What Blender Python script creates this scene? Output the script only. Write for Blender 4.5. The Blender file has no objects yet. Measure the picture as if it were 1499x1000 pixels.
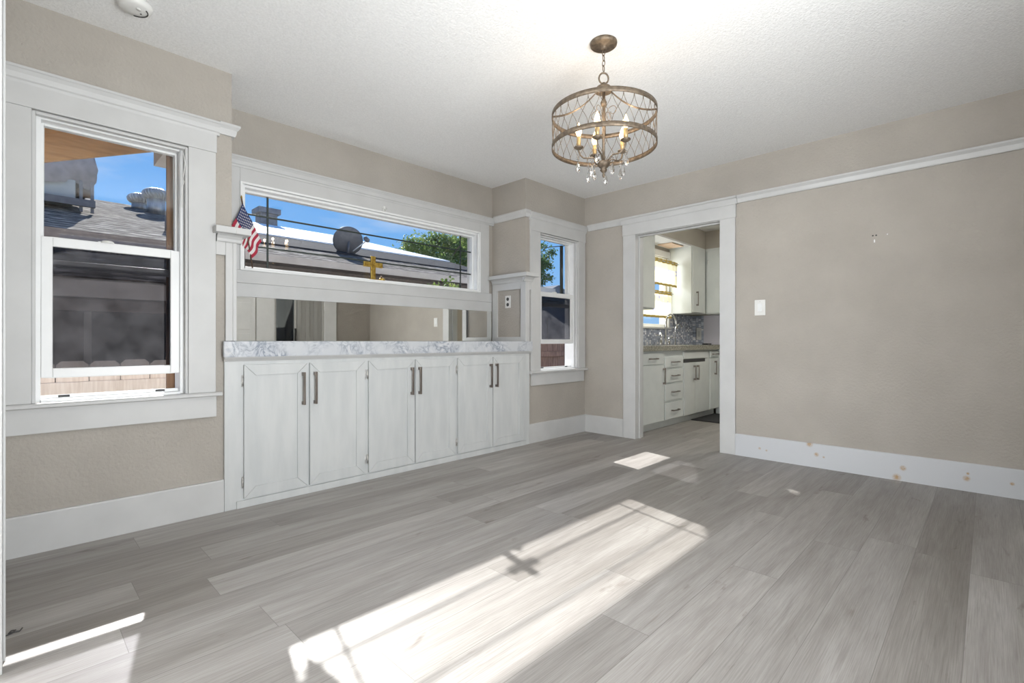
import bpy, bmesh, math, random
from mathutils import Vector, Matrix

random.seed(7)
SC = bpy.context.scene
COL = SC.collection
R = math.radians
PI = math.pi

# ------------------------------------------------------------------ camera
cam_d = bpy.data.cameras.new('camera')
cam = bpy.data.objects.new('camera', cam_d)
COL.objects.link(cam)
cam.location = (0, 0, 0.95)
cam.rotation_euler = (R(90), 0, R(-45.66))
cam_d.sensor_width = 36
cam_d.lens = 714.1 / 1499 * 36
cam_d.clip_start = 0.005
SC.camera = cam

# ------------------------------------------------------------------ view
SC.view_settings.view_transform = 'Standard'
SC.view_settings.look = 'None'
SC.view_settings.exposure = 0.10
SC.view_settings.gamma = 1.0
SC.view_settings.use_curve_mapping = False
SC.cycles.max_bounces = 10
SC.cycles.diffuse_bounces = 6
SC.cycles.transparent_max_bounces = 12
SC.cycles.sample_clamp_indirect = 6.0
SC.cycles.caustics_reflective = False
SC.cycles.caustics_refractive = False

# ------------------------------------------------------------------ sky
world = bpy.data.worlds.new('sky')
SC.world = world
world.use_nodes = True
wn = world.node_tree.nodes
wl = world.node_tree.links
wn.clear()
w_out = wn.new('ShaderNodeOutputWorld')
w_bg = wn.new('ShaderNodeBackground')
w_tc = wn.new('ShaderNodeTexCoord')
w_sep = wn.new('ShaderNodeSeparateXYZ')
w_ramp = wn.new('ShaderNodeValToRGB')
w_map = wn.new('ShaderNodeMapping')
w_noise = wn.new('ShaderNodeTexNoise')
w_cr = wn.new('ShaderNodeValToRGB')
w_mix = wn.new('ShaderNodeMixRGB')
wl.new(w_tc.outputs['Generated'], w_sep.inputs[0])
wl.new(w_sep.outputs['Z'], w_ramp.inputs[0])
e = w_ramp.color_ramp.elements
e[0].position = 0.0
e[0].color = (0.36, 0.60, 0.92, 1)
e[1].position = 1.0
e[1].color = (0.05, 0.20, 0.62, 1)
m_ = e.new(0.16); m_.color = (0.22, 0.50, 0.94, 1)
m_ = e.new(0.36); m_.color = (0.105, 0.36, 0.86, 1)
w_map.inputs['Scale'].default_value = (2.2, 2.2, 9.0)
wl.new(w_tc.outputs['Generated'], w_map.inputs[0])
wl.new(w_map.outputs[0], w_noise.inputs['Vector'])
w_noise.inputs['Scale'].default_value = 1.6
w_noise.inputs['Detail'].default_value = 6
wl.new(w_noise.outputs[0], w_cr.inputs[0])
w_cr.color_ramp.elements[0].position = 0.52
w_cr.color_ramp.elements[0].color = (0, 0, 0, 1)
w_cr.color_ramp.elements[1].position = 0.80
w_cr.color_ramp.elements[1].color = (0.75, 0.75, 0.75, 1)
wl.new(w_cr.outputs[0], w_mix.inputs[0])
wl.new(w_ramp.outputs[0], w_mix.inputs[1])
w_mix.inputs[2].default_value = (0.80, 0.86, 0.95, 1)
wl.new(w_mix.outputs[0], w_bg.inputs[0])
w_bg.inputs[1].default_value = 1.0
wl.new(w_bg.outputs[0], w_out.inputs[0])

# ------------------------------------------------------------------ sun and added fill lamps
SUN_DIR = Vector((-0.325, -1.357, -1.0))
sd = bpy.data.lights.new('sun', 'SUN')
sd.energy = 10.0
sd.angle = R(0.53)
sd.color = (1.0, 0.985, 0.965)
sun = bpy.data.objects.new('sun', sd)
COL.objects.link(sun)
sun.location = (4, 14, 10)
sun.rotation_euler = SUN_DIR.to_track_quat('-Z', 'Y').to_euler()


def area(name, loc, direction, sx, sy, energy, color=(1, 1, 1)):
    d = bpy.data.lights.new(name, 'AREA')
    d.shape = 'RECTANGLE'
    d.size = sx
    d.size_y = sy
    d.energy = energy
    d.color = color
    o = bpy.data.objects.new(name, d)
    COL.objects.link(o)
    o.location = loc
    o.rotation_euler = Vector(direction).to_track_quat('-Z', 'Y').to_euler()
    return o


# added fill lamps standing in for daylight: back wall, living room, kitchen window
area('fill_lamp_back', (0.95, -0.80, 0.95), (0.15, 1, 0.85), 1.3, 1.2, 116, (0.975, 0.99, 1.0))
area('fill_lamp_living', (-4.25, 1.3, 1.1), (1, 0.1, 0.75), 2.6, 1.4, 345, (0.975, 0.99, 1.0))
area('fill_lamp_kitchen', (5.745, 3.42, 1.65), (0, -1, -0.25), 0.8, 0.85, 18, (1.0, 0.99, 0.95))

# ------------------------------------------------------------------ constants
H = 2.466
YW, YR, XD, XL, XR, XA = 3.068, 3.517, 4.243, 0.867, 3.318, -0.045
YO, YRO = 3.208, 3.657

# ------------------------------------------------------------------ materials
MATS = {}


def base_mat(name, color, rough=0.6, metal=0.0, spec=None):
    m = bpy.data.materials.new(name)
    m.use_nodes = True
    b = m.node_tree.nodes['Principled BSDF']
    b.inputs['Base Color'].default_value = (*color, 1)
    b.inputs['Roughness'].default_value = rough
    b.inputs['Metallic'].default_value = metal
    if spec is not None:
        b.inputs['Specular IOR Level'].default_value = spec
    MATS[name] = m
    return m, m.node_tree.nodes, m.node_tree.links, b


def noise_node(n, l, scale, detail=4, vec=None, rough=0.5):
    t = n.new('ShaderNodeTexNoise')
    t.inputs['Scale'].default_value = scale
    t.inputs['Detail'].default_value = detail
    t.inputs['Roughness'].default_value = rough
    if vec is not None:
        l.new(vec, t.inputs['Vector'])
    return t


def ramp_node(n, l, fac, stops):
    r = n.new('ShaderNodeValToRGB')
    els = r.color_ramp.elements
    els[0].position, els[0].color = stops[0][0], (*stops[0][1], 1)
    els[1].position, els[1].color = stops[-1][0], (*stops[-1][1], 1)
    for p, c in stops[1:-1]:
        q = els.new(p)
        q.color = (*c, 1)
    l.new(fac, r.inputs[0])
    return r


def pos_node(n, l, scale=(1, 1, 1)):
    g = n.new('ShaderNodeNewGeometry')
    mp = n.new('ShaderNodeMapping')
    mp.inputs['Scale'].default_value = scale
    l.new(g.outputs['Position'], mp.inputs[0])
    return mp.outputs[0]


def tex_mat(name, c1, c2, scale, rough=0.6, stretch=(1, 1, 1), detail=4, bump=0.0, bscale=None,
            lo=0.35, hi=0.65, metal=0.0, spec=None, bdist=0.002):
    """noise-mottled colour with an optional bump, laid out in the place's own coordinates"""
    m, n, l, b = base_mat(name, c1, rough, metal, spec)
    p = pos_node(n, l, stretch)
    t = noise_node(n, l, scale, detail, p)
    r = ramp_node(n, l, t.outputs[0], [(lo, c1), (hi, c2)])
    l.new(r.outputs[0], b.inputs['Base Color'])
    if bump:
        t2 = noise_node(n, l, bscale or scale, 3, p)
        bp = n.new('ShaderNodeBump')
        bp.inputs['Strength'].default_value = bump
        bp.inputs['Distance'].default_value = bdist
        l.new(t2.outputs[0], bp.inputs['Height'])
        l.new(bp.outputs[0], b.inputs['Normal'])
    return m


WALL = tex_mat('greige_wall_paint', (0.402, 0.372, 0.332), (0.442, 0.410, 0.368), 3.0, 0.75, bump=0.9, bscale=62, bdist=0.005)
KWALL = tex_mat('kitchen_wall_paint', (0.40, 0.37, 0.32), (0.43, 0.40, 0.35), 3.0, 0.7, bump=0.2, bscale=62)
CEIL = tex_mat('popcorn_ceiling_paint', (0.84, 0.845, 0.845), (0.91, 0.915, 0.915), 95, 0.9, bump=0.6, bscale=100, bdist=0.006)
TRIM = tex_mat('white_trim_paint', (0.55, 0.553, 0.55), (0.585, 0.588, 0.585), 6, 0.42, bump=0.025, bscale=30)
CAB = tex_mat('white_cabinet_paint', (0.555, 0.575, 0.58), (0.615, 0.63, 0.63), 5, 0.4, stretch=(3, 3, 0.6), bump=0.08, bscale=40)
KCAB = tex_mat('pale_kitchen_cabinet_paint', (0.62, 0.65, 0.635), (0.67, 0.70, 0.68), 5, 0.45)
VINYL = tex_mat('white_vinyl', (0.80, 0.81, 0.81), (0.84, 0.85, 0.85), 8, 0.35)
DARKGAP = base_mat('dark_gap', (0.03, 0.028, 0.026), 0.8)[0]
NICKEL = tex_mat('brushed_bronze_nickel', (0.20, 0.17, 0.15), (0.27, 0.235, 0.21), 60, 0.33, stretch=(1, 1, .2), metal=0.9)
CHROME = tex_mat('brushed_chrome', (0.62, 0.62, 0.62), (0.72, 0.72, 0.72), 40, 0.18, metal=1.0)
STEEL = tex_mat('worn_steel', (0.45, 0.44, 0.42), (0.75, 0.74, 0.72), 90, 0.4, metal=0.7)
PLASTIC = tex_mat('white_plastic', (0.74, 0.74, 0.72), (0.78, 0.78, 0.76), 10, 0.35)
SLOT = base_mat('dark_slot', (0.05, 0.05, 0.05), 0.6)[0]
LEAD = base_mat('dark_lead_bar', (0.035, 0.045, 0.04), 0.45, 0.3)[0]
GOLD = tex_mat('aged_gold', (0.36, 0.22, 0.04), (0.60, 0.42, 0.10), 40, 0.35, metal=0.85)
BRONZE = tex_mat('weathered_bronze', (0.10, 0.076, 0.055), (0.20, 0.155, 0.11), 55, 0.5, metal=0.55)
SLEEVE = tex_mat('gilded_candle_sleeve', (0.42, 0.29, 0.13), (0.55, 0.40, 0.20), 60, 0.4, metal=0.5)
CLOTHW = base_mat('flag_white', (0.78, 0.75, 0.74), 0.8)[0]
CLOTHR = base_mat('flag_red', (0.42, 0.03, 0.06), 0.8)[0]
CLOTHB = base_mat('flag_blue', (0.035, 0.05, 0.14), 0.8)[0]
STICK = tex_mat('dark_wood_stick', (0.07, 0.04, 0.025), (0.14, 0.08, 0.05), 50, 0.5)
EAVEWOOD = tex_mat('ochre_eave_wood', (0.36, 0.185, 0.065), (0.46, 0.25, 0.095), 8, 0.7, stretch=(1, 1, 9), bump=.2, bscale=12)
JAMBWOOD = tex_mat('brown_outer_jamb', (0.20, 0.11, 0.06), (0.28, 0.16, 0.09), 9, 0.7, stretch=(6, 6, .6))
STUCCO = tex_mat('white_stucco', (0.70, 0.69, 0.66), (0.76, 0.75, 0.72), 30, 0.9, bump=.3, bscale=60)
NWALL = tex_mat('brown_stucco', (0.15, 0.125, 0.115), (0.20, 0.165, 0.15), 24, 0.9, bump=.3, bscale=50)
FASCIA = tex_mat('beige_fascia_paint', (0.44, 0.40, 0.36), (0.50, 0.46, 0.42), 6, 0.6)
WHITEROOF = tex_mat('white_roof_band', (0.80, 0.80, 0.80), (0.90, 0.90, 0.90), 4, 0.6)
BRICK = tex_mat('dark_grey_masonry', (0.13, 0.14, 0.16), (0.19, 0.20, 0.22), 14, 0.9)
DISH = tex_mat('dark_grey_dish_paint', (0.085, 0.09, 0.105), (0.12, 0.125, 0.14), 20, 0.5)
GALV = tex_mat('galvanised_steel', (0.24, 0.245, 0.25), (0.42, 0.43, 0.44), 14, 0.42, stretch=(1, 1, .3), metal=0.7)
TARP = tex_mat('mauve_grey_tarp', (0.20, 0.185, 0.20), (0.28, 0.26, 0.28), 9, 0.8, bump=.5, bscale=7, bdist=.03)
COOLER = tex_mat('pale_grey_cooler_paint', (0.25, 0.285, 0.295), (0.31, 0.34, 0.35), 6, 0.6)
CONC = tex_mat('yard_concrete', (0.42, 0.40, 0.37), (0.50, 0.48, 0.44), 5, 0.9)
PINE = tex_mat('pale_pine_fence', (0.72, 0.61, 0.52), (0.84, 0.74, 0.65), 7, 0.8, stretch=(8, 1, .7))
REDWOOD = tex_mat('weathered_redwood_fence', (0.13, 0.075, 0.055), (0.24, 0.145, 0.105), 9, 0.85, stretch=(8, 8, .7))
BARK = tex_mat('tree_bark', (0.10, 0.075, 0.055), (0.17, 0.13, 0.10), 12, 0.9, stretch=(1, 1, .3))
BLACKRUB = base_mat('black_rubber_mat', (0.02, 0.02, 0.022), 0.75)[0]
BLACKP = base_mat('black_plastic', (0.02, 0.02, 0.02), 0.4)[0]
ALU = base_mat('pale_aluminium', (0.62, 0.62, 0.60), 0.45, 0.3)[0]
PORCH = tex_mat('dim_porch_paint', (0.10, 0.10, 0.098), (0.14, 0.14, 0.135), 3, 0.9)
BLIND = base_mat('grey_vertical_blind', (0.40, 0.395, 0.375), 0.8)[0]
SHELL = base_mat('brown_shell', (0.16, 0.10, 0.06), 0.35)[0]
PANEL_L = base_mat('yellowed_light_lens', (0.60, 0.43, 0.30), 0.5)[0]


def leaf_mat(name, c1, c2):
    m, n, l, b = base_mat(name, c1, 0.55)
    oi = pos_node(n, l)
    t = noise_node(n, l, 4.0, 3, oi)
    r = ramp_node(n, l, t.outputs[0], [(0.35, c1), (0.65, c2)])
    l.new(r.outputs[0], b.inputs['Base Color'])
    tr = n.new('ShaderNodeBsdfTranslucent')
    l.new(r.outputs[0], tr.inputs[0])
    mx = n.new('ShaderNodeMixShader')
    mx.inputs[0].default_value = 0.35
    l.new(b.outputs[0], mx.inputs[1])
    l.new(tr.outputs[0], mx.inputs[2])
    l.new(mx.outputs[0], n['Material Output'].inputs[0])
    return m


LEAF = leaf_mat('bright_green_leaf', (0.08, 0.15, 0.03), (0.30, 0.38, 0.11))
LEAFD = leaf_mat('deep_green_leaf', (0.045, 0.10, 0.03), (0.12, 0.21, 0.06))


def glass_mat(name, tint, refl=0.05, dust=0.0):
    m, n, l, b = base_mat(name, (1, 1, 1), 0.0)
    n.remove(b)
    t = n.new('ShaderNodeBsdfTransparent')
    t.inputs[0].default_value = (*tint, 1)
    g = n.new('ShaderNodeBsdfGlossy')
    g.inputs['Roughness'].default_value = 0.02
    mx = n.new('ShaderNodeMixShader')
    mx.inputs[0].default_value = refl
    l.new(t.outputs[0], mx.inputs[1])
    l.new(g.outputs[0], mx.inputs[2])
    last = mx
    if dust:
        tr = n.new('ShaderNodeBsdfTranslucent')
        tr.inputs[0].default_value = (0.8, 0.8, 0.82, 1)
        last = n.new('ShaderNodeMixShader')
        nz = noise_node(n, l, 14, 4, pos_node(n, l))
        rp = ramp_node(n, l, nz.outputs[0], [(0.3, (dust * .6,) * 3), (0.7, (dust * 1.4,) * 3)])
        l.new(rp.outputs[0], last.inputs[0])
        l.new(mx.outputs[0], last.inputs[1])
        l.new(tr.outputs[0], last.inputs[2])
    l.new(last.outputs[0], n['Material Output'].inputs[0])
    return m


GLASS = glass_mat('clear_window_glass', (0.965, 0.968, 0.962), 0.03)
TINT = glass_mat('dark_tinted_glass', (0.42, 0.42, 0.435), 0.0, 0.035)
DARKGLASS = glass_mat('porch_door_glass', (0.5, 0.52, 0.52), 0.06)


def mirror_mat():
    m, n, l, b = base_mat('mirror_silver', (0.90, 0.90, 0.87), 0.015, 1.0)
    return m


MIRROR = mirror_mat()


def crystal_mat():
    m, n, l, b = base_mat('clear_crystal', (1, 1, 1), 0.0)
    b.inputs['Transmission Weight'].default_value = 1.0
    b.inputs['IOR'].default_value = 1.5
    return m


CRYSTAL = crystal_mat()


def bulb_mat():
    m, n, l, b = base_mat('glowing_warm_bulb', (1, 0.8, 0.5), 0.3)
    b.inputs['Emission Color'].default_value = (1.0, 0.66, 0.30, 1)
    b.inputs['Emission Strength'].default_value = 6.0
    return m


BULB = bulb_mat()


def floor_mat():
    m, n, l, b = base_mat('grey_oak_vinyl_plank', (0.3, 0.28, 0.26), 0.42, 0, 0.4)

    def math_(op, a, bb=None, c=None):
        q = n.new('ShaderNodeMath')
        q.operation = op
        for i, v in enumerate((a, bb, c)):
            if v is None:
                continue
            if isinstance(v, (int, float)):
                q.inputs[i].default_value = v
            else:
                l.new(v, q.inputs[i])
        return q.outputs[0]
    g = n.new('ShaderNodeNewGeometry')
    s = n.new('ShaderNodeSeparateXYZ')
    l.new(g.outputs['Position'], s.inputs[0])
    ry = math_('DIVIDE', math_('SUBTRACT', s.outputs['Y'], 0.055), 0.182)
    row = math_('FLOOR', ry)
    wn1 = n.new('ShaderNodeTexWhiteNoise')
    wn1.noise_dimensions = '1D'
    l.new(row, wn1.inputs['W'])
    rx = math_('ADD', math_('DIVIDE', s.outputs['X'], 1.48), math_('MULTIPLY', wn1.outputs['Value'], 7.0))
    colx = math_('FLOOR', rx)
    cmb = n.new('ShaderNodeCombineXYZ')
    l.new(row, cmb.inputs[0])
    l.new(colx, cmb.inputs[1])
    wn2 = n.new('ShaderNodeTexWhiteNoise')
    wn2.noise_dimensions = '2D'
    l.new(cmb.outputs[0], wn2.inputs['Vector'])
    rnd = wn2.outputs['Value']
    fx = math_('FRACT', rx)
    fy = math_('FRACT', ry)
    dx = math_('MULTIPLY', math_('MINIMUM', fx, math_('SUBTRACT', 1.0, fx)), 1.48)
    dy = math_('MULTIPLY', math_('MINIMUM', fy, math_('SUBTRACT', 1.0, fy)), 0.182)
    seam = math_('LESS_THAN', math_('MINIMUM', dx, dy), 0.0011)
    # grain, different on every plank
    off = math_('MULTIPLY', rnd, 37.0)

    def grain(sx, sy, scale, detail, dist=0.0):
        c = n.new('ShaderNodeCombineXYZ')
        l.new(math_('ADD', math_('MULTIPLY', s.outputs['X'], sx), off), c.inputs[0])
        l.new(math_('MULTIPLY', s.outputs['Y'], sy), c.inputs[1])
        l.new(off, c.inputs[2])
        t = noise_node(n, l, scale, detail, c.outputs[0], 0.6)
        t.inputs['Distortion'].default_value = dist
        return t.outputs[0]
    broad = grain(0.9, 9.0, 1.5, 7, 0.5)
    fine = grain(3.0, 150.0, 2.0, 4, 0.15)
    knot = grain(1.6, 8.0, 1.7, 4, 0.7)
    r1 = ramp_node(n, l, broad, [(0.30, (0.262, 0.243, 0.226)), (0.55, (0.34, 0.322, 0.304)), (0.75, (0.415, 0.398, 0.380))])
    tone = n.new('ShaderNodeMixRGB')
    tone.blend_type = 'MULTIPLY'
    tone.inputs[0].default_value = 1.0
    l.new(r1.outputs[0], tone.inputs[1])
    r2 = ramp_node(n, l, rnd, [(0.0, (0.80, 0.785, 0.77)), (0.5, (0.97, 0.97, 0.97)), (1.0, (1.12, 1.12, 1.12))])
    l.new(r2.outputs[0], tone.inputs[2])
    mf = n.new('ShaderNodeMixRGB')
    mf.blend_type = 'MULTIPLY'
    mf.inputs[0].default_value = 1.0
    l.new(tone.outputs[0], mf.inputs[1])
    r3 = ramp_node(n, l, fine, [(0.3, (0.78, 0.77, 0.76)), (0.62, (1.06, 1.06, 1.06))])
    l.new(r3.outputs[0], mf.inputs[2])
    mk = n.new('ShaderNodeMixRGB')
    mk.blend_type = 'MULTIPLY'
    mk.inputs[0].default_value = 1.0
    l.new(mf.outputs[0], mk.inputs[1])
    r4 = ramp_node(n, l, knot, [(0.64, (1, 1, 1)), (0.75, (0.62, 0.57, 0.53))])
    l.new(r4.outputs[0], mk.inputs[2])
    ms = n.new('ShaderNodeMixRGB')
    l.new(seam, ms.inputs[0])
    l.new(mk.outputs[0], ms.inputs[1])
    ms.inputs[2].default_value = (0.20, 0.185, 0.172, 1)
    l.new(ms.outputs[0], b.inputs['Base Color'])
    bp = n.new('ShaderNodeBump')
    bp.inputs['Strength'].default_value = 0.12
    bp.inputs['Distance'].default_value = 0.001
    l.new(fine, bp.inputs['Height'])
    l.new(bp.outputs[0], b.inputs['Normal'])
    return m


FLOOR = floor_mat()


def marble_mat():
    m, n, l, b = base_mat('grey_veined_marble_laminate', (0.75, 0.76, 0.77), 0.3)
    p = pos_node(n, l)
    t = noise_node(n, l, 9, 6, p, 0.65)
    t.inputs['Distortion'].default_value = 1.6
    a = ramp_node(n, l, t.outputs[0], [(0.36, (0.66, 0.67, 0.69)), (0.46, (0.48, 0.51, 0.56)), (0.50, (0.22, 0.25, 0.31)),
                                       (0.54, (0.48, 0.51, 0.56)), (0.65, (0.70, 0.71, 0.73))])
    t2 = noise_node(n, l, 4, 5, p, 0.6)
    a2 = ramp_node(n, l, t2.outputs[0], [(0.42, (0, 0, 0)), (0.58, (1, 1, 1))])
    mx = n.new('ShaderNodeMixRGB')
    l.new(a2.outputs[0], mx.inputs[0])
    mx.inputs[1].default_value = (0.58, 0.60, 0.63, 1)
    l.new(a.outputs[0], mx.inputs[2])
    l.new(mx.outputs[0], b.inputs['Base Color'])
    return m


MARBLE = marble_mat()


def granite_mat():
    m, n, l, b = base_mat('speckled_olive_granite', (0.3, 0.29, 0.25), 0.25)
    p = pos_node(n, l)
    t = noise_node(n, l, 55, 4, p, 0.7)
    a = ramp_node(n, l, t.outputs[0], [(0.3, (0.08, 0.075, 0.06)), (0.5, (0.27, 0.26, 0.21)), (0.7, (0.50, 0.49, 0.43))])
    l.new(a.outputs[0], b.inputs['Base Color'])
    return m


GRANITE = granite_mat()


def mosaic_mat():
    m, n, l, b = base_mat('metal_brick_mosaic', (0.4, 0.4, 0.45), 0.3, 0.35)
    g = n.new('ShaderNodeNewGeometry')
    s = n.new('ShaderNodeSeparateXYZ')
    l.new(g.outputs['Position'], s.inputs[0])
    ad = n.new('ShaderNodeMath')
    ad.operation = 'ADD'
    l.new(s.outputs['X'], ad.inputs[0])
    l.new(s.outputs['Y'], ad.inputs[1])
    c = n.new('ShaderNodeCombineXYZ')
    l.new(ad.outputs[0], c.inputs[0])
    l.new(s.outputs['Z'], c.inputs[1])
    v = n.new('ShaderNodeTexVoronoi')
    v.inputs['Scale'].default_value = 1.0
    v.inputs['Randomness'].default_value = 0.25
    mp = n.new('ShaderNodeMapping')
    mp.inputs['Scale'].default_value = (26, 42, 1)
    l.new(c.outputs[0], mp.inputs[0])
    l.new(mp.outputs[0], v.inputs['Vector'])
    sx = n.new('ShaderNodeSeparateXYZ')
    l.new(v.outputs['Color'], sx.inputs[0])
    a = ramp_node(n, l, sx.outputs[0], [(0.0, (0.28, 0.31, 0.39)), (0.45, (0.45, 0.50, 0.60)), (0.70, (0.64, 0.69, 0.78)), (0.86, (0.97, 0.97, 0.99))])
    v2 = n.new('ShaderNodeTexVoronoi')
    v2.feature = 'DISTANCE_TO_EDGE'
    v2.inputs['Randomness'].default_value = 0.25
    v2.inputs['Scale'].default_value = 1.0
    l.new(mp.outputs[0], v2.inputs['Vector'])
    lt = n.new('ShaderNodeMath')
    lt.operation = 'LESS_THAN'
    lt.inputs[1].default_value = 0.06
    l.new(v2.outputs['Distance'], lt.inputs[0])
    mx = n.new('ShaderNodeMixRGB')
    l.new(lt.outputs[0], mx.inputs[0])
    l.new(a.outputs[0], mx.inputs[1])
    mx.inputs[2].default_value = (0.30, 0.32, 0.36, 1)
    l.new(mx.outputs[0], b.inputs['Base Color'])
    return m


MOSAIC = mosaic_mat()


def curtain_mat():
    m, n, l, b = base_mat('cream_printed_curtain', (0.72, 0.70, 0.55), 0.85)
    p = pos_node(n, l)
    v = n.new('ShaderNodeTexVoronoi')
    v.inputs['Scale'].default_value = 7.0
    l.new(p, v.inputs['Vector'])
    a = ramp_node(n, l, v.outputs['Distance'], [(0.12, (0.80, 0.78, 0.66)), (0.17, (0.45, 0.45, 0.62)), (0.24, (0.45, 0.45, 0.62)), (0.28, (0.78, 0.75, 0.57))])
    l.new(a.outputs[0], b.inputs['Base Color'])
    tr = n.new('ShaderNodeBsdfTranslucent')
    l.new(a.outputs[0], tr.inputs[0])
    mx = n.new('ShaderNodeMixShader')
    mx.inputs[0].default_value = 0.3
    l.new(b.outputs[0], mx.inputs[1])
    l.new(tr.outputs[0], mx.inputs[2])
    l.new(mx.outputs[0], n['Material Output'].inputs[0])
    return m


CURTAIN = curtain_mat()
CURTAINB = base_mat('mustard_curtain_band', (0.50, 0.38, 0.12), 0.85)[0]


def shingle_mat():
    m, n, l, b = base_mat('grey_asphalt_shingle', (0.3, 0.29, 0.28), 1.0, 0, 0.05)
    t = noise_node(n, l, 1.0, 3, pos_node(n, l, (7.0, 20.0, 20.0)), 0.6)
    g = n.new('ShaderNodeNewGeometry')
    sp_ = n.new('ShaderNodeSeparateXYZ')
    l.new(g.outputs['Position'], sp_.inputs[0])
    wob = noise_node(n, l, 3.5, 2, g.outputs['Position'])

    def mth(op, a, c):
        q_ = n.new('ShaderNodeMath')
        q_.operation = op
        for k_, v_ in enumerate((a, c)):
            if isinstance(v_, (int, float)):
                q_.inputs[k_].default_value = v_
            else:
                l.new(v_, q_.inputs[k_])
        return q_.outputs[0]
    rows = mth('FRACT', mth('ADD', mth('MULTIPLY', sp_.outputs['Y'], 6.6), mth('MULTIPLY', wob.outputs[0], 0.9)), 0)
    rr = ramp_node(n, l, rows, [(0.0, (0.10, 0.10, 0.10)), (0.16, (0.35, 0.35, 0.35)), (0.30, (1, 1, 1)), (1.0, (0.75, 0.75, 0.75))])
    a = ramp_node(n, l, t.outputs[0], [(0.32, (0.05, 0.043, 0.037)), (0.50, (0.175, 0.155, 0.135)), (0.66, (0.46, 0.42, 0.37))])
    mx = n.new('ShaderNodeMixRGB')
    mx.blend_type = 'MULTIPLY'
    mx.inputs[0].default_value = 1.0
    l.new(a.outputs[0], mx.inputs[1])
    l.new(rr.outputs[0], mx.inputs[2])
    l.new(mx.outputs[0], b.inputs['Base Color'])
    return m


SHINGLE = shingle_mat()


def knotty_mat():
    """painted pine board whose knots bleed through in a few spots"""
    m, n, l, b = base_mat('white_board_with_knots', (0.57, 0.585, 0.61), 0.42)
    g = n.new('ShaderNodeNewGeometry')
    last = None
    for (y, z, r) in [(1.326, .085, .010), (1.274, .076, .008), (.972, .172, .022), (.927, .10, .016), (.416, .09, .018),
                      (.45, .022, .024), (.10, .082, .018), (.094, .114, .009), (-.102, .089, .011), (.88, .088, .008)]:
        d = n.new('ShaderNodeVectorMath')
        d.operation = 'DISTANCE'
        l.new(g.outputs['Position'], d.inputs[0])
        d.inputs[1].default_value = (4.223, y, z)
        mr = n.new('ShaderNodeMapRange')
        mr.inputs[1].default_value = r * 1.2
        mr.inputs[2].default_value = r * 0.35
        mr.inputs[3].default_value = 0
        mr.inputs[4].default_value = 1
        l.new(d.outputs['Value'], mr.inputs[0])
        if last is None:
            last = mr.outputs[0]
        else:
            q = n.new('ShaderNodeMath')
            q.operation = 'MAXIMUM'
            l.new(last, q.inputs[0])
            l.new(mr.outputs[0], q.inputs[1])
            last = q.outputs[0]
    t = ramp_node(n, l, noise_node(n, l, 90, 2, pos_node(n, l)).outputs[0], [(0.3, (.45, .45, .45)), (0.6, (1, 1, 1))])
    q = n.new('ShaderNodeMath')
    q.operation = 'MULTIPLY'
    l.new(last, q.inputs[0])
    l.new(t.outputs[0], q.inputs[1])
    mx = n.new('ShaderNodeMixRGB')
    l.new(q.outputs[0], mx.inputs[0])
    mx.inputs[1].default_value = (0.57, 0.585, 0.61, 1)
    mx.inputs[2].default_value = (0.42, 0.27, 0.13, 1)
    l.new(mx.outputs[0], b.inputs['Base Color'])
    return m


KNOTTY = knotty_mat()


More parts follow.
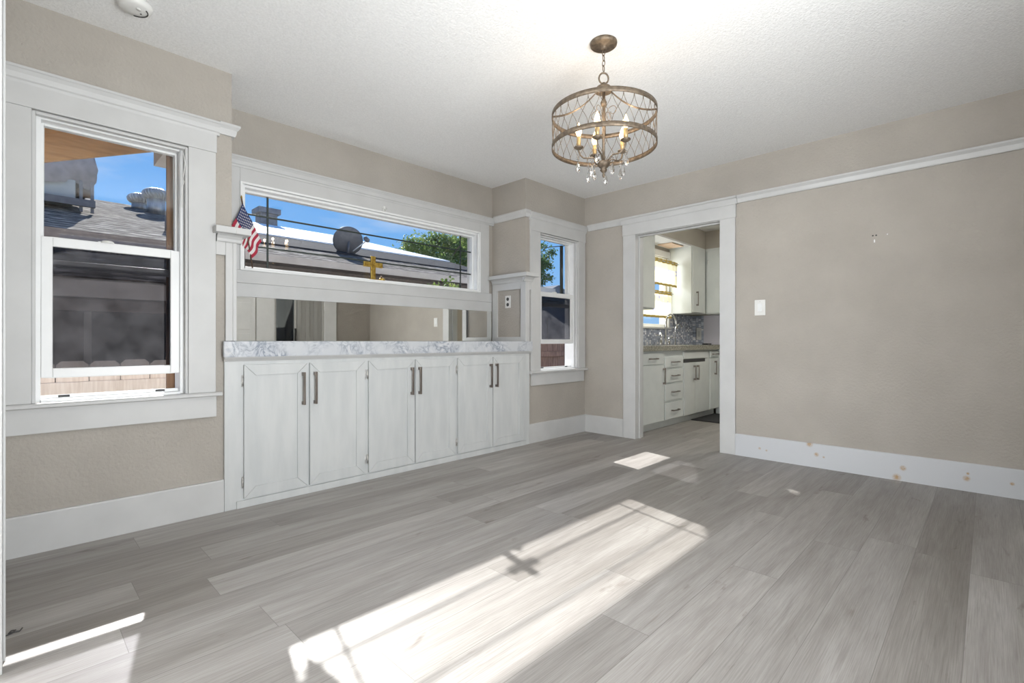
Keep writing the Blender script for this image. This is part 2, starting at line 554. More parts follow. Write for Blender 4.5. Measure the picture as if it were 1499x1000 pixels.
# ------------------------------------------------------------------ mesh helpers
class MB:
    def __init__(self):
        self.v, self.f, self.s, self.mi = [], [], [], []
        self.cur = 0

    def add(self, vs, fs, smooth=False):
        o = len(self.v)
        self.v += [Vector(p) for p in vs]
        for q in fs:
            self.f.append([i + o for i in q])
            self.s.append(smooth)
            self.mi.append(self.cur)
        return self

    def hexa(self, p):
        """eight corners: bottom ring 0-3, top ring 4-7"""
        return self.add(p, [(0, 3, 2, 1), (4, 5, 6, 7), (0, 1, 5, 4), (1, 2, 6, 5), (2, 3, 7, 6), (3, 0, 4, 7)])

    def box(self, x0, x1, y0, y1, z0, z1):
        return self.hexa([(x0, y0, z0), (x1, y0, z0), (x1, y1, z0), (x0, y1, z0),
                          (x0, y0, z1), (x1, y0, z1), (x1, y1, z1), (x0, y1, z1)])

    def prism(self, prof, a, b, axis):
        """profile of (p, q) pairs swept from a to b along an axis ('x': p=y q=z; 'y': p=x q=z; 'z': p=x q=y)"""
        def pt(t, p, q):
            return (t, p, q) if axis == 'x' else ((p, t, q) if axis == 'y' else (p, q, t))
        n = len(prof)
        vs = [pt(a, *p) for p in prof] + [pt(b, *p) for p in prof]
        fs = [tuple(range(n))[::-1], tuple(range(n, 2 * n))] + [(i, (i + 1) % n, n + (i + 1) % n, n + i) for i in range(n)]
        return self.add(vs, fs)

    def tube(self, pts, r, n=8, closed=False, cap=True):
        pts = [Vector(p) for p in pts]
        m = len(pts)
        rs = r if isinstance(r, (list, tuple)) else [r] * m
        vs, fs = [], []
        up = None
        for i, p in enumerate(pts):
            if closed:
                t = pts[(i + 1) % m] - pts[i - 1]
            else:
                t = pts[min(i + 1, m - 1)] - pts[max(i - 1, 0)]
            t.normalize()
            if up is None:
                up = t.orthogonal().normalized()
            else:
                up = (up - t * up.dot(t))
                up = up.normalized() if up.length > 1e-6 else t.orthogonal().normalized()
            w = t.cross(up)
            for k in range(n):
                a = 2 * PI * k / n
                vs.append(p + (up * math.cos(a) + w * math.sin(a)) * rs[i])
        for i in range(m if closed else m - 1):
            j = (i + 1) % m
            for k in range(n):
                k2 = (k + 1) % n
                fs.append((i * n + k, i * n + k2, j * n + k2, j * n + k))
        self.add(vs, fs, True)
        if cap and not closed:
            self.add(vs[:n], [tuple(range(n))[::-1]])
            self.add(vs[-n:], [tuple(range(n))])
        return self

    def lathe(self, prof, c=(0, 0, 0), n=24, smooth=True, axis=None):
        """(radius, height) pairs turned round a vertical axis through c"""
        c = Vector(c)
        vs, fs = [], []
        m = len(prof)
        M = Matrix.Identity(3) if axis is None else Vector((0, 0, 1)).rotation_difference(Vector(axis)).to_matrix()
        for r, z in prof:
            for k in range(n):
                a = 2 * PI * k / n
                vs.append(c + M @ Vector((r * math.cos(a), r * math.sin(a), z)))
        for i in range(m - 1):
            for k in range(n):
                k2 = (k + 1) % n
                fs.append((i * n + k, i * n + k2, (i + 1) * n + k2, (i + 1) * n + k))
        self.add(vs, fs, smooth)
        closed = (abs(prof[0][0] - prof[-1][0]) + abs(prof[0][1] - prof[-1][1])) < 1e-6
        if prof[0][0] > 1e-5 and not closed:
            self.add(vs[:n], [tuple(range(n))[::-1]])
        if prof[-1][0] > 1e-5 and not closed:
            self.add(vs[-n:], [tuple(range(n))])
        return self

    def mapped(self, fn):
        self.v = [Vector(fn(*p)) for p in self.v]
        return self


def holes(mb, axis, t0, t1, a0, a1, z0, z1, hs):
    """a wall slab (thickness t0..t1) with rectangular openings hs=(a0,a1,z0,z1); axis 'x': it runs along x"""
    us = sorted(set([a0, a1] + [h[0] for h in hs] + [h[1] for h in hs]))
    ws = sorted(set([z0, z1] + [h[2] for h in hs] + [h[3] for h in hs]))
    us = [u for u in us if a0 <= u <= a1]
    ws = [w for w in ws if z0 <= w <= z1]

    def solid(i, j):
        if not (0 <= i < len(us) - 1 and 0 <= j < len(ws) - 1):
            return False
        cu, cw = (us[i] + us[i + 1]) / 2, (ws[j] + ws[j + 1]) / 2
        return not any(h[0] < cu < h[1] and h[2] < cw < h[3] for h in hs)

    def P(u, t, w):
        return (u, t, w) if axis == 'x' else (t, u, w)
    for i in range(len(us) - 1):
        for j in range(len(ws) - 1):
            if not solid(i, j):
                continue
            u0, u1, w0, w1 = us[i], us[i + 1], ws[j], ws[j + 1]
            mb.add([P(u0, t0, w0), P(u1, t0, w0), P(u1, t0, w1), P(u0, t0, w1)], [(0, 1, 2, 3)])
            mb.add([P(u0, t1, w0), P(u1, t1, w0), P(u1, t1, w1), P(u0, t1, w1)], [(3, 2, 1, 0)])
            for di, dj, q in ((-1, 0, [(u0, w0), (u0, w1)]), (1, 0, [(u1, w1), (u1, w0)]), (0, -1, [(u1, w0), (u0, w0)]), (0, 1, [(u0, w1), (u1, w1)])):
                if not solid(i + di, j + dj):
                    (ua, wa), (ub, wb) = q
                    mb.add([P(ua, t0, wa), P(ub, t0, wb), P(ub, t1, wb), P(ua, t1, wa)], [(0, 1, 2, 3)])
    return mb


def link(name, mb, mat, parent=None, bevel=0.0, seg=2, loc=None):
    """one mesh object out of a builder given in world coordinates"""
    wl_ = Vector((0, 0, 0))
    if parent is not None:
        q = parent
        while q is not None:
            wl_ += q.location
            q = q.parent
    if loc is None:
        xs = [p.x for p in mb.v]
        ys = [p.y for p in mb.v]
        zs = [p.z for p in mb.v]
        loc = Vector(((min(xs) + max(xs)) / 2, (min(ys) + max(ys)) / 2, min(zs)))
    loc = Vector(loc)
    me = bpy.data.meshes.new(name)
    me.from_pydata([tuple(p - loc) for p in mb.v], [], mb.f)
    mats = mat if isinstance(mat, (list, tuple)) else [mat]
    for m in mats:
        me.materials.append(m)
    for i, p in enumerate(me.polygons):
        p.use_smooth = mb.s[i]
        p.material_index = mb.mi[i]
    bm = bmesh.new()
    bm.from_mesh(me)
    bmesh.ops.remove_doubles(bm, verts=bm.verts, dist=1e-5)
    bmesh.ops.recalc_face_normals(bm, faces=bm.faces)
    bm.to_mesh(me)
    bm.free()
    o = bpy.data.objects.new(name, me)
    COL.objects.link(o)
    o.location = loc - wl_
    if parent is not None:
        o.parent = parent
    if bevel:
        md = o.modifiers.new('bevel', 'BEVEL')
        md.width = bevel
        md.segments = seg
        md.limit_method = 'ANGLE'
        md.angle_limit = R(40)
        md.harden_normals = False
    return o


def tag(o, label=None, cat=None, group=None, kind=None):
    if label:
        o['label'] = label
    if cat:
        o['category'] = cat
    if group:
        o['group'] = group
    if kind:
        o['kind'] = kind
    return o


def thing(name, loc, label, cat, group=None, kind=None):
    o = bpy.data.objects.new(name, None)
    o.empty_display_size = 0.05
    COL.objects.link(o)
    o.location = loc
    return tag(o, label, cat, group, kind)


def struct(name, mb, mat, label, cat, bevel=0.0):
    return tag(link(name, mb, mat, None, bevel), label, cat, None, 'structure')


def solo(name, mb, mat, label, cat, group=None, kind=None, bevel=0.0):
    return tag(link(name, mb, mat, None, bevel), label, cat, group, kind)


# ================================================================== SETTING
struct('floor', MB().box(-4.2, 7.12, -0.64, 3.657, -0.12, 0.0), FLOOR, 'grey wood-look plank floor running through to the kitchen', 'floor')
struct('ceiling', MB().box(-4.2, 7.12, -0.64, 3.657, H, H + 0.12), CEIL, 'white popcorn-textured ceiling', 'ceiling')

W1 = (0.058, 0.654, 0.66, 1.985)
W2 = (3.508, 4.110, 0.66, 1.985)
W3 = (1.045, 3.132, 1.43, 1.99)
W4 = (5.30, 6.19, 1.14, 2.07)
wf = MB()
holes(wf, 'x', YW, YO, -0.165, XL, 0, H, [W1])
struct('wall_front_left', wf, WALL, 'greige textured wall around the left window', 'wall')
wf = holes(MB(), 'x', YW, YO, XR, XD, 0, H, [W2])
struct('wall_front_right', wf, WALL, 'narrow greige wall around the corner window', 'wall')
wf = holes(MB(), 'x', YR, YRO, 0.747, 3.438, 0, H, [W3])
struct('wall_recess_back', wf, WALL, 'greige back wall of the recess, around the wide window', 'wall')
struct('wall_recess_left', MB().box(0.747, XL, YO, YR, 0, H), WALL, 'greige left return of the recess', 'wall')
struct('wall_recess_right', MB().box(XR, 3.438, YO, YR, 0, H), WALL, 'greige right return of the recess with the outlet', 'wall')
wr = holes(MB(), 'y', XD, XD + 0.12, -0.52, YW, 0, H, [(1.628, 2.472, -1, 2.002)])
struct('wall_right', wr, WALL, 'long greige textured wall with the kitchen doorway and light switch', 'wall')
wa = holes(MB(), 'y', -0.165, XA, -0.52, YW, 0, H, [(0.45, 2.03, -1, 2.06)])
struct('wall_left', wa, WALL, 'wall at the left frame edge with the wide living room opening', 'wall')
wb = holes(MB(), 'x', -0.64, -0.52, -0.165, XD + .12, 0, H, [(2.69, 3.44, -1, 2.03), (0.3, 1.6, 0.5, 2.1)])
struct('wall_back', wb, WALL, 'greige wall behind the camera, seen in the buffet mirror', 'wall')
# living room shell
lv = MB()
holes(lv, 'y', -4.2, -4.08, -0.52, YW, 0, H, [(0.0, 2.6, 0.55, 2.15)])
lv.box(-4.2, -0.165, YW, YO, 0, H)
lv.box(-4.2, -0.165, -0.64, -0.52, 0, H)
struct('wall_living_room', lv, WALL, 'greige living room walls beyond the left opening', 'wall')
# kitchen shell
kw = holes(MB(), 'x', 3.11, YO, XD + 0.12, 7.0, 0, H, [W4])
struct('wall_kitchen_window', kw, KWALL, 'kitchen wall around the curtained sink window', 'wall')
struct('wall_kitchen_end', MB().box(7.0, 7.12, -0.64, YO, 0, H), KWALL, 'pale kitchen end wall past the mosaic backsplash', 'wall')
struct('wall_kitchen_back', MB().box(XD + .12, 7.0, -0.64, -0.52, 0, H), KWALL, 'kitchen wall opposite the sink window', 'wall')
ks = MB()
ks.box(XD + .12, 7.0, 2.80, 3.11, 2.225, H)
ks.box(6.69, 7.0, 0.6, 2.80, 2.225, H)
struct('trim_soffit', ks, KWALL, 'greige soffit over the upper kitchen cabinets', 'soffit')
struct('trim_soffit_underside', MB().box(5.24, 6.24, 2.80, 3.11, 2.205, 2.225), TRIM, 'white soffit underside above the kitchen sink', 'soffit')


# ---------------------------------------------------------------- mouldings
def crown(y, sgn=-1):
    """(offset, z) profile of the window head crown, offset from the wall face into the room"""
    d = [(0, 2.088), (0.024, 2.088), (0.026, 2.100), (0.032, 2.106), (0.036, 2.128), (0.046, 2.142), (0.052, 2.146), (0.052, 2.156), (0, 2.156)]
    return [(y + sgn * a, z) for a, z in d]


def rail(y, sgn=-1):
    d = [(0, 2.107), (0.014, 2.107), (0.018, 2.116), (0.022, 2.140), (0.032, 2.152), (0.036, 2.156), (0.036, 2.168), (0, 2.168)]
    return [(y + sgn * a, z) for a, z in d]


def base(y, sgn=-1):
    d = [(0, 0.0005), (0.020, 0.0005), (0.020, 0.172), (0.016, 0.179), (0, 0.179)]
    return [(y + sgn * a, z) for a, z in d]


# picture rails
pr = MB().prism(rail(XD), -0.52, 1.517, 'y')
struct('trim_1', pr, TRIM, 'white picture rail along the long right wall', 'picture rail')
struct('trim_2', MB().prism(rail(XD), 2.592, 3.012, 'y'), TRIM, 'short white picture rail between corner window and doorway', 'picture rail')


def swept(path, prof):
    """profile of (offset, z) carried along plan points with their own offset directions, mitred at the corners"""
    mb = MB()
    n = len(prof)
    vs = [(p[0] + o[0] * a, p[1] + o[1] * a, z) for p, o in path for a, z in prof]
    fs = []
    for k in range(len(path) - 1):
        fs += [(k * n + i, k * n + (i + 1) % n, (k + 1) * n + (i + 1) % n, (k + 1) * n + i) for i in range(n)]
    fs += [tuple(range(n))[::-1], tuple(range((len(path) - 1) * n, len(path) * n))]
    return mb.add(vs, fs)


RP = rail(0, 1)
struct('trim_3', swept([((XR, YR - .053), (-1, 0)), ((XR, YW), (-1, -1)), ((3.3615, YW), (0, -1))], RP), TRIM, 'white picture rail wrapping the right side of the recess', 'picture rail')
struct('trim_4', swept([((.8005, YW), (0, -1)), ((XL, YW), (1, -1)), ((XL, YR - .053), (1, 0))], RP), TRIM, 'white picture rail stub wrapping the left recess corner', 'picture rail')
# baseboards
struct('baseboard_left', MB().prism(base(YW), XA, 0.823, 'x'), TRIM, 'tall white baseboard under the left window', 'baseboard')
struct('baseboard_front', MB().prism(base(YW), 3.352, XD, 'x'), TRIM, 'short white baseboard under the corner window', 'baseboard')
struct('baseboard_corner', MB().prism(base(XD), 2.592, YW - .0205, 'y'), TRIM, 'short white baseboard left of the kitchen doorway', 'baseboard')
struct('baseboard_right', MB().prism(base(XD), -0.52, 1.517, 'y'), KNOTTY, 'white pine baseboard with knots bleeding through on the right wall', 'baseboard')
q = MB().prism(base(-0.52, 1), 3.64, XD - .021, 'x')
struct('baseboard_back', q, TRIM, 'white baseboard on the wall behind the camera', 'baseboard')

# kitchen doorway casing
dw = thing('door_1', (XD, 2.05, 0), 'white cased doorway opening to the kitchen', 'doorway', None, 'structure')
Y0, Y1 = 1.645, 2.455
link('casing', MB().box(XD - .02, XD, 1.518, Y0, 0.0005, 1.990), TRIM, dw, .002)
link('casing', MB().box(XD - .02, XD, Y1, 2.590, 0.0005, 1.990), TRIM, dw, .002)
q = MB().box(XD - .024, XD, 1.512, 2.596, 1.990, 2.100)
link('head_casing', q, TRIM, dw, .002)
q = MB().prism([(XD - a, z + .008) for a, z in [(0, 2.092), (0.028, 2.092), (0.030, 2.104), (0.040, 2.134), (0.054, 2.142), (0.054, 2.156), (0, 2.156)]], 1.500, 2.608, 'y')
link('crown_moulding', q, TRIM, dw)
q = MB().box(XD - .004, XD + .137, Y0 - .016, Y0, 0.0005, 2.0).box(XD - .004, XD + .137, Y1, Y1 + .016, 0.0005, 2.0)
q.box(XD - .004, XD + .137, Y0, Y1, 1.985, 2.001)
link('jamb', q, TRIM, dw, .0015)
q = MB().box(XD + .045, XD + .08, Y1 - .012, Y1, 0.0005, 1.985).box(XD + .045, XD + .08, Y0, Y0 + .012, 0.0005, 1.985).box(XD + .045, XD + .08, Y0 + .012, Y1 - .012, 1.973, 1.985)
link('door_stop', q, TRIM, dw, .0015)

# living room opening casing
lo = thing('door_2', (XA, 0.85, 0), 'white casing of the living room opening at the left frame edge', 'doorway', None, 'structure')
q = MB().box(XA, XA + .024, 2.01, 2.12, 0.0005, 2.06).box(XA + .024, XA + .030, 2.09, 2.12, .0005, 2.06)
link('casing', q, TRIM, lo, .002)
link('head_casing', MB().box(XA, XA + .024, 0.35, 2.13, 2.06, 2.16), TRIM, lo, .002)
link('jamb', MB().box(-.165, XA, 2.01, 2.0295, 0.0005, 2.06).box(-.165, XA, .4505, .47, .0005, 2.06), TRIM, lo, .0015)

# things seen in the mirror behind the camera, then two added unseen windows
sl = thing('door_3', (3.065, -0.52, 0), 'sliding porch door with dark glass reflected in the mirror', 'sliding door', None, 'structure')
q = MB().box(2.44, 2.69, -.52, -.50, .0005, 2.06).box(3.44, 3.636, -.52, -.50, .0005, 2.06).box(2.44, 3.636, -.52, -.50, 2.06, 2.17)
link('casing', q, VINYL, sl, .002)
q = MB().box(2.69, 2.72, -.60, -.53, .0005, 2.03).box(3.41, 3.44, -.60, -.53, .0005, 2.03).box(2.99, 3.02, -.60, -.53, .0005, 2.03)
q.box(2.72, 3.41, -.60, -.53, 2.0, 2.03).box(2.72, 3.41, -.60, -.53, .0005, .05)
link('door_frame', q, ALU, sl, .002)
link('glass', MB().box(2.72, 2.99, -.57, -.565, .05, 2.0), DARKGLASS, sl)
link('glass', MB().box(3.02, 3.41, -.57, -.565, .05, 2.0), DARKGLASS, sl)
link('handle', MB().box(2.985, 3.0, -.53, -.49, .95, 1.15), BLACKP, sl, .002)
vb = MB()
for i in range(6):
    x = 3.024 + i * .064
    d = .010 if i % 2 else 0.0
    vb.hexa([(x, -.528, .06), (x + .061, -.522 - d * .5, .06), (x + .061, -.5205 - d * .5, .06), (x, -.5265, .06),
             (x, -.528, 1.98), (x + .061, -.522 - d * .5, 1.98), (x + .061, -.5205 - d * .5, 1.98), (x, -.5265, 1.98)])
solo('vertical_blind', vb, BLIND, 'grey vertical blind over the fixed half of the sliding porch door, seen in the mirror', 'blind')
pc = MB().box(2.3, 3.9, -2.6, -2.5, -.05, 2.2).box(2.2, 2.3, -2.6, -.66, -.05, 2.2).box(3.9, 4.0, -2.6, -.66, -.05, 2.2).box(2.2, 4.0, -2.6, -.66, -.13, -.05)
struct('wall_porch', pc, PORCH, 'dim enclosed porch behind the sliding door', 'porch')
cd = thing('door_4', (2.20, -0.52, 0), 'white panel closet door reflected at the left end of the mirror', 'door', None, 'structure')
q = MB().box(1.96, 2.425, -.52, -.495, .01, 2.03)
link('slab', q, VINYL, cd, .002)
q = MB()
for (a, b) in ((0.15, .55), (.62, 1.06), (1.12, 1.5), (1.56, 1.95)):
    q.box(2.03, 2.36, -.495, -.489, a, b)
link('raised_panel', q, VINYL, cd, .004)
bw = thing('fill_window_1', (0.95, -0.52, .5), 'added unseen window for the fill lamp behind the camera', 'window', None, 'structure')  # window made up to let in the fill lamp behind the camera
q = MB().box(.2, .3, -.52, -.50, .5, 2.1).box(1.6, 1.7, -.52, -.50, .5, 2.1).box(.18, 1.72, -.52, -.495, 2.1, 2.21).box(.18, 1.72, -.52, -.47, .46, .5)
link('casing', q, TRIM, bw, .002)
q = MB().box(.3, .335, -.60, -.56, .5, 2.1).box(1.565, 1.6, -.60, -.56, .5, 2.1).box(.335, 1.565, -.60, -.56, 2.065, 2.1).box(.335, 1.565, -.60, -.56, .5, .535)
link('frame', q, VINYL, bw, .002)
link('glass', MB().box(.335, 1.565, -.582, -.578, .535, 2.065), GLASS, bw)
lw = thing('fill_window_2', (-4.08, 1.3, .55), 'added unseen window for the fill lamp at the far side of the living room', 'window', None, 'structure')  # unseen window added as the opening for the living room fill lamp
q = MB().box(-4.08, -4.06, -.1, 0, .55, 2.15).box(-4.08, -4.06, 2.6, 2.7, .55, 2.15).box(-4.08, -4.055, -.12, 2.72, 2.15, 2.26).box(-4.08, -4.03, -.12, 2.72, .51, .55)
link('casing', q, TRIM, lw, .002)
q = MB().box(-4.16, -4.12, 0, .035, .55, 2.15).box(-4.16, -4.12, 2.565, 2.6, .55, 2.15).box(-4.16, -4.12, .035, 2.565, 2.115, 2.15).box(-4.16, -4.12, .035, 2.565, .55, .585).box(-4.16, -4.12, 1.28, 1.32, .585, 2.115)
link('frame', q, VINYL, lw, .002)
link('glass', MB().box(-4.142, -4.138, .035, 1.28, .585, 2.115), GLASS, lw)
link('glass', MB().box(-4.142, -4.138, 1.32, 2.565, .585, 2.115), GLASS, lw)


# ---------------------------------------------------------------- hung windows
def hung(name, x0, x1, c0, c1, label, crown_x0, crown_x1, stool_x0, stool_x1, ap0, ap1, hd0, hd1, open_h, outer_jamb):
    w = thing(name, ((x0 + x1) / 2, YW, 0.66), label, 'window', None, 'structure')
    yf = YW - .02
    zt, zb = 1.985, 0.672
    link('casing', MB().box(c0, x0, yf, YW, zb, 1.990), TRIM, w, .002)
    link('casing', MB().box(x1, c1, yf, YW, zb, 1.990), TRIM, w, .002)
    link('head_casing', MB().box(hd0, hd1, yf - .004, YW, 1.990, 2.092), TRIM, w, .002)
    link('crown_moulding', MB().prism(crown(YW), crown_x0, crown_x1, 'x'), TRIM, w)
    st = [(YW + .012, 0.650), (YW - .042, 0.650), (YW - .048, 0.655), (YW - .048, 0.666), (YW - .042, .672), (YW + .012, .672)]
    link('stool', MB().prism(st, stool_x0, stool_x1, 'x'), TRIM, w)
    link('apron', MB().box(ap0, ap1, yf, YW, 0.536, 0.6495), TRIM, w, .002)
    # stop beads and jamb liner
    q = MB().box(x0, x0 + .013, YW - .012, YW + .02, zb, zt).box(x1 - .013, x1, YW - .012, YW + .02, zb, zt).box(x0 + .013, x1 - .013, YW - .012, YW + .02, 1.972, zt)
    link('stop_bead', q, TRIM, w, .003)
    q = MB().box(x0, x0 + .030, YW + .022, YO, zb, zt).box(x1 - .030, x1, YW + .022, YO, zb, zt).box(x0 + .03, x1 - .03, YW + .022, YO, 1.965, zt)
    q.box(x0 + .03, x1 - .03, YW + .012, YO + .02, .6605, .684)
    q.box(x0 + .03, x1 - .03, YW + .058, YW + .064, .684, .700)
    link('frame', q, VINYL, w, .002)
    a, b = x0 + .031, x1 - .031
    mid = 1.445

    def sash(nm, ya, yb, z0, z1, st_, rt, rb, gl):
        s = link(nm, MB().box(a, a + st_, ya, yb, z0, z1).box(b - st_, b, ya, yb, z0, z1)
                 .box(a + st_, b - st_, ya, yb, z0, z0 + rb).box(a + st_, b - st_, ya, yb, z1 - rt, z1), VINYL, w, .003)
        link('glass', MB().box(a + st_, b - st_, (ya + yb) / 2 - .002, (ya + yb) / 2 + .002, z0 + rb, z1 - rt), gl, s)
        return s
    sash('upper_sash', YW + .072, YW + .104, 1.30, 1.964, .012, .010, .034, GLASS)
    lo_ = sash('lower_sash', YW + .026, YW + .056, .685 + open_h, 1.432, .040, .042, .042, TINT)
    cx = (a + b) / 2
    lt = MB().lathe([(0.001, .013), (.020, .012), (.026, .006), (.026, 0)], (cx - .03, YW + .036, 1.432), 16)
    lt.box(cx - .065, cx - .005, YW + .030, YW + .054, 1.4322, 1.438)
    link('sash_lock', lt, PLASTIC, w)
    link('weep_cover', MB().box(a + .06, a + .10, YW + .0565, YW + .0585, .688, .698), SLOT, w)
    link('weep_cover', MB().box(b - .10, b - .06, YW + .0565, YW + .0585, .688, .698), SLOT, w)
    if outer_jamb == 'dark':
        link('outer_trim', MB().box(x1 - .062, x1 - .031, YO + .02, YO + .04, 1.40, 1.965), LEAD, w)
    elif outer_jamb:
        link('outer_trim', MB().box(x1 - .062, x1 + .10, YO + .02, YO + .045, .62, 2.05).box(x0 - .10, x0 + .012, YO + .02, YO + .045, .62, 2.05), JAMBWOOD, w)
    return w


w1 = hung('window_1', W1[0], W1[1], XA, 0.783, 'tall left sash window with a raised tinted lower pane', XA, 0.800, XA, 0.808, XA, 0.786, XA, 0.787, 0.098, True)
w2 = hung('window_2', W2[0], W2[1], 3.374, 4.229, 'narrow sash window in the far corner beside the recess', 3.362, XD - .0, 3.352, 4.238, 3.385, 4.206, 3.372, 4.232, 0.245, 'dark')
# thin loose cord on the left window
cb = MB().tube([(.630, YW - .012, 1.960), (.640, YW - .016, 1.90), (.634, YW - .014, 1.84), (.628, YW - .016, 1.81), (.636, YW - .014, 1.80), (.626, YW - .014, 1.77), (.628, YW - .013, 1.66)], .0022, 6)
solo('sash_cord', cb, PLASTIC, 'thin white cord dangling at the right edge of the left window', 'cord')

# ---------------------------------------------------------------- wide picture window in the recess
w3 = thing('window_3', (2.09, YR, 1.43), 'wide picture window with dark lead bars above the mirror', 'window', None, 'structure')
link('casing', MB().box(XL + .021, 1.036, YR - .02, YR, 1.42, 2.0885), TRIM, w3, .002)
link('casing', MB().box(3.141, 3.258, YR - .02, YR, 1.42, 2.0885), TRIM, w3, .002)
link('head_casing', MB().box(1.036, 3.141, YR - .02, YR, 1.998, 2.0885), TRIM, w3, .002)
link('crown_moulding', MB().prism(crown(YR), XL + .001, XR - .001, 'x'), TRIM, w3)
q = MB().box(XL + .021, 3.296, YR - .02, YR, 1.335, 1.4198).box(XL + .021, 3.296, YR - .017, YR, 1.2445, 1.3345)
link('apron', q, TRIM, w3, .002)
q = MB()
for (a, b, ya, yb) in ((0.0, .013, YR - .030, YR + .03), (.013, .032, YR - .012, YR + .05), (.032, .046, YR + .045, YR + .095)):
    x0, x1, z0, z1 = 1.036 + a, 3.141 - a, 1.420 + a * .75, 1.998 - a
    t = b - a
    q.box(x0, x0 + t, ya, yb, z0, z1).box(x1 - t, x1, ya, yb, z0, z1).box(x0 + t, x1 - t, ya, yb, z0, z0 + t * .75).box(x0 + t, x1 - t, ya, yb, z1 - t, z1)
link('frame', q, VINYL, w3, .002)
link('glass', MB().box(1.083, 3.094, YR + .068, YR + .073, 1.456, 1.951), GLASS, w3)
for x in (1.236, 2.964):
    link('lead_bar', MB().box(x - .0065, x + .0065, YR + .060, YR + .067, 1.456, 1.951), LEAD, w3, .002)
for z in (1.811, 1.598):
    link('lead_bar', MB().box(1.083, 3.094, YR + .0605, YR + .0665, z - .006, z + .006), LEAD, w3, .002)

# ---------------------------------------------------------------- pilaster shelves either side of the recess
def pilaster(sgn, xw, label, name):
    """a panelled pilaster wrapping a recess corner with a moulded shelf cap; sgn=+1: recess lies at -x (right-hand one)"""
    def X(d):           # d: distance from the return face, + into the recess
        return xw - sgn * d

    def bx(mb, d0, d1, y0, y1, z0, z1):
        a, b = sorted((X(d0), X(d1)))
        return mb.box(a, b, y0, y1, z0, z1)
    t = thing(name, (xw, YW, .9525), label, 'pilaster shelf')
    zb, zt = .953, 1.505
    q = MB()
    bx(q, 0.0005, .02, 3.048, 3.112, zb, zt)
    bx(q, 0.0005, .02, 3.432, YR - .021, zb, zt)
    bx(q, 0.0005, .02, 3.112, 3.432, zb, .993)
    bx(q, 0.0005, .02, 3.112, 3.432, 1.440, zt)
    link('side_frame', q, TRIM, t, .002)
    q = bx(MB(), -.036, 0.0002, 3.048, YW - .0003, zb, zt)
    hd = .0565 if sgn > 0 else .0845
    bx(q, -hd + .0005, -.0362, 3.048, YW - .0003, 1.432, zt)
    link('front_board', q, TRIM, t, .002)
    # cove and shelf
    cv = [(0.0, 1.5055), (0.020, 1.5055), (0.024, 1.512), (0.026, 1.524), (0.036, 1.538), (0.050, 1.5468), (0.0, 1.5468)]
    q = MB()
    q.prism([(X(d + .001), z) for d, z in cv], YW - .02, YR - .021, 'y')
    q.prism([(YW - d, z) for d, z in cv], *sorted((X(.045), X(-.080))), 'x')
    link('cove_moulding', q, TRIM, t)
    q = MB()
    bx(q, .0005, .078, YW - .085, YR - .021, 1.547, 1.583)
    bx(q, -.100, .0005, YW - .085, YW - .0003, 1.547, 1.583)
    link('shelf_cap', q, TRIM, t, .003)
    return t


pilaster(1, XR, 'white moulded pilaster with a cap shelf around the wall outlet, right of the recess', 'pilaster_shelf')
pilaster(-1, XL, 'white moulded pilaster with a cap shelf beside the left window, under the small flag', 'pilaster_shelf')

# ---------------------------------------------------------------- mirror
mr = thing('mirror', (2.145, YR - .017, .955), 'long low mirror strip between the worktop and the wide window', 'mirror')
link('silvered_glass', MB().box(1.013, 3.292, YR - .016, YR - .0005, .954, 1.2440), MIRROR, mr)
struct('trim_5', MB().box(XL + .021, 1.0125, YR - .019, YR - .0003, .953, 1.244), TRIM, 'white board left of the long mirror', 'trim board')

# ---------------------------------------------------------------- buffet: worktop and three cabinets
wt = thing('worktop', (2.09, 3.25, .862), 'grey-veined white marble-look worktop on the built-in buffet', 'worktop')
q = MB().box(XL + .001, XR - .001, 3.0205, YR - .001, .8625, .952).box(.815, XL + .001, 3.0205, 3.0475, .8625, .952).box(XR - .001, 3.366, 3.0205, 3.0475, .8625, .952)
link('slab', q, MARBLE, wt, .003)
q = MB().prism([(3.0478, .838), (3.042, .838), (3.036, .846), (3.026, .856), (3.024, .8622), (3.0478, .8622)], .820, 3.358, 'x')
link('edge_moulding', q, TRIM, wt)


def panel_door(mb, x0, x1, z0, z1, yf, t=.02, fw=.062, rec=.007, gap=.0007):
    """frame of four mitred boards round a sunk panel, front at y=yf facing -y"""
    xi0, xi1, zi0, zi1 = x0 + fw, x1 - fw, z0 + fw, z1 - fw
    yb = yf + t
    g = gap

    def tr(p):
        mb.hexa([(x, yb, z) for x, z in p] + [(x, yf, z) for x, z in p])
    tr([(x0, z0 + g), (xi0, zi0 + g), (xi0, zi1 - g), (x0, z1 - g)])
    tr([(xi1, zi0 + g), (x1, z0 + g), (x1, z1 - g), (xi1, zi1 - g)])
    tr([(x0 + g, z0), (x1 - g, z0), (xi1 - g, zi0), (xi0 + g, zi0)])
    tr([(xi0 + g, zi1), (xi1 - g, zi1), (x1 - g, z1), (x0 + g, z1)])
    mb.box(x0 + fw * .6, x1 - fw * .6, yf + rec, yb - .001, z0 + fw * .6, z1 - fw * .6)
    return mb


def bar_pull(mb, x, z0, z1, yf, s=.0085, out=.03):
    mb.box(x - s * .7, x + s * .7, yf - out, yf - out + s, z0, z1)
    for z in (z0 + .011, z1 - .011):
        mb.box(x - s, x + s, yf - out + s * .6, yf - .0003, z - .010, z + .010)
    return mb


def hinge(mb, x, z, yf):
    mb.lathe([(.0045, -.028), (.0045, .028)], (x, yf - .002, z), 10)
    for dz in (-.03, .03):
        mb.lathe([(.0015, -.004), (.005, 0), (.0015, .004)], (x, yf - .002, z + dz), 10)
    mb.box(x - .006, x + .006, yf + .0005, yf + .003, z - .020, z + .020)
    return mb


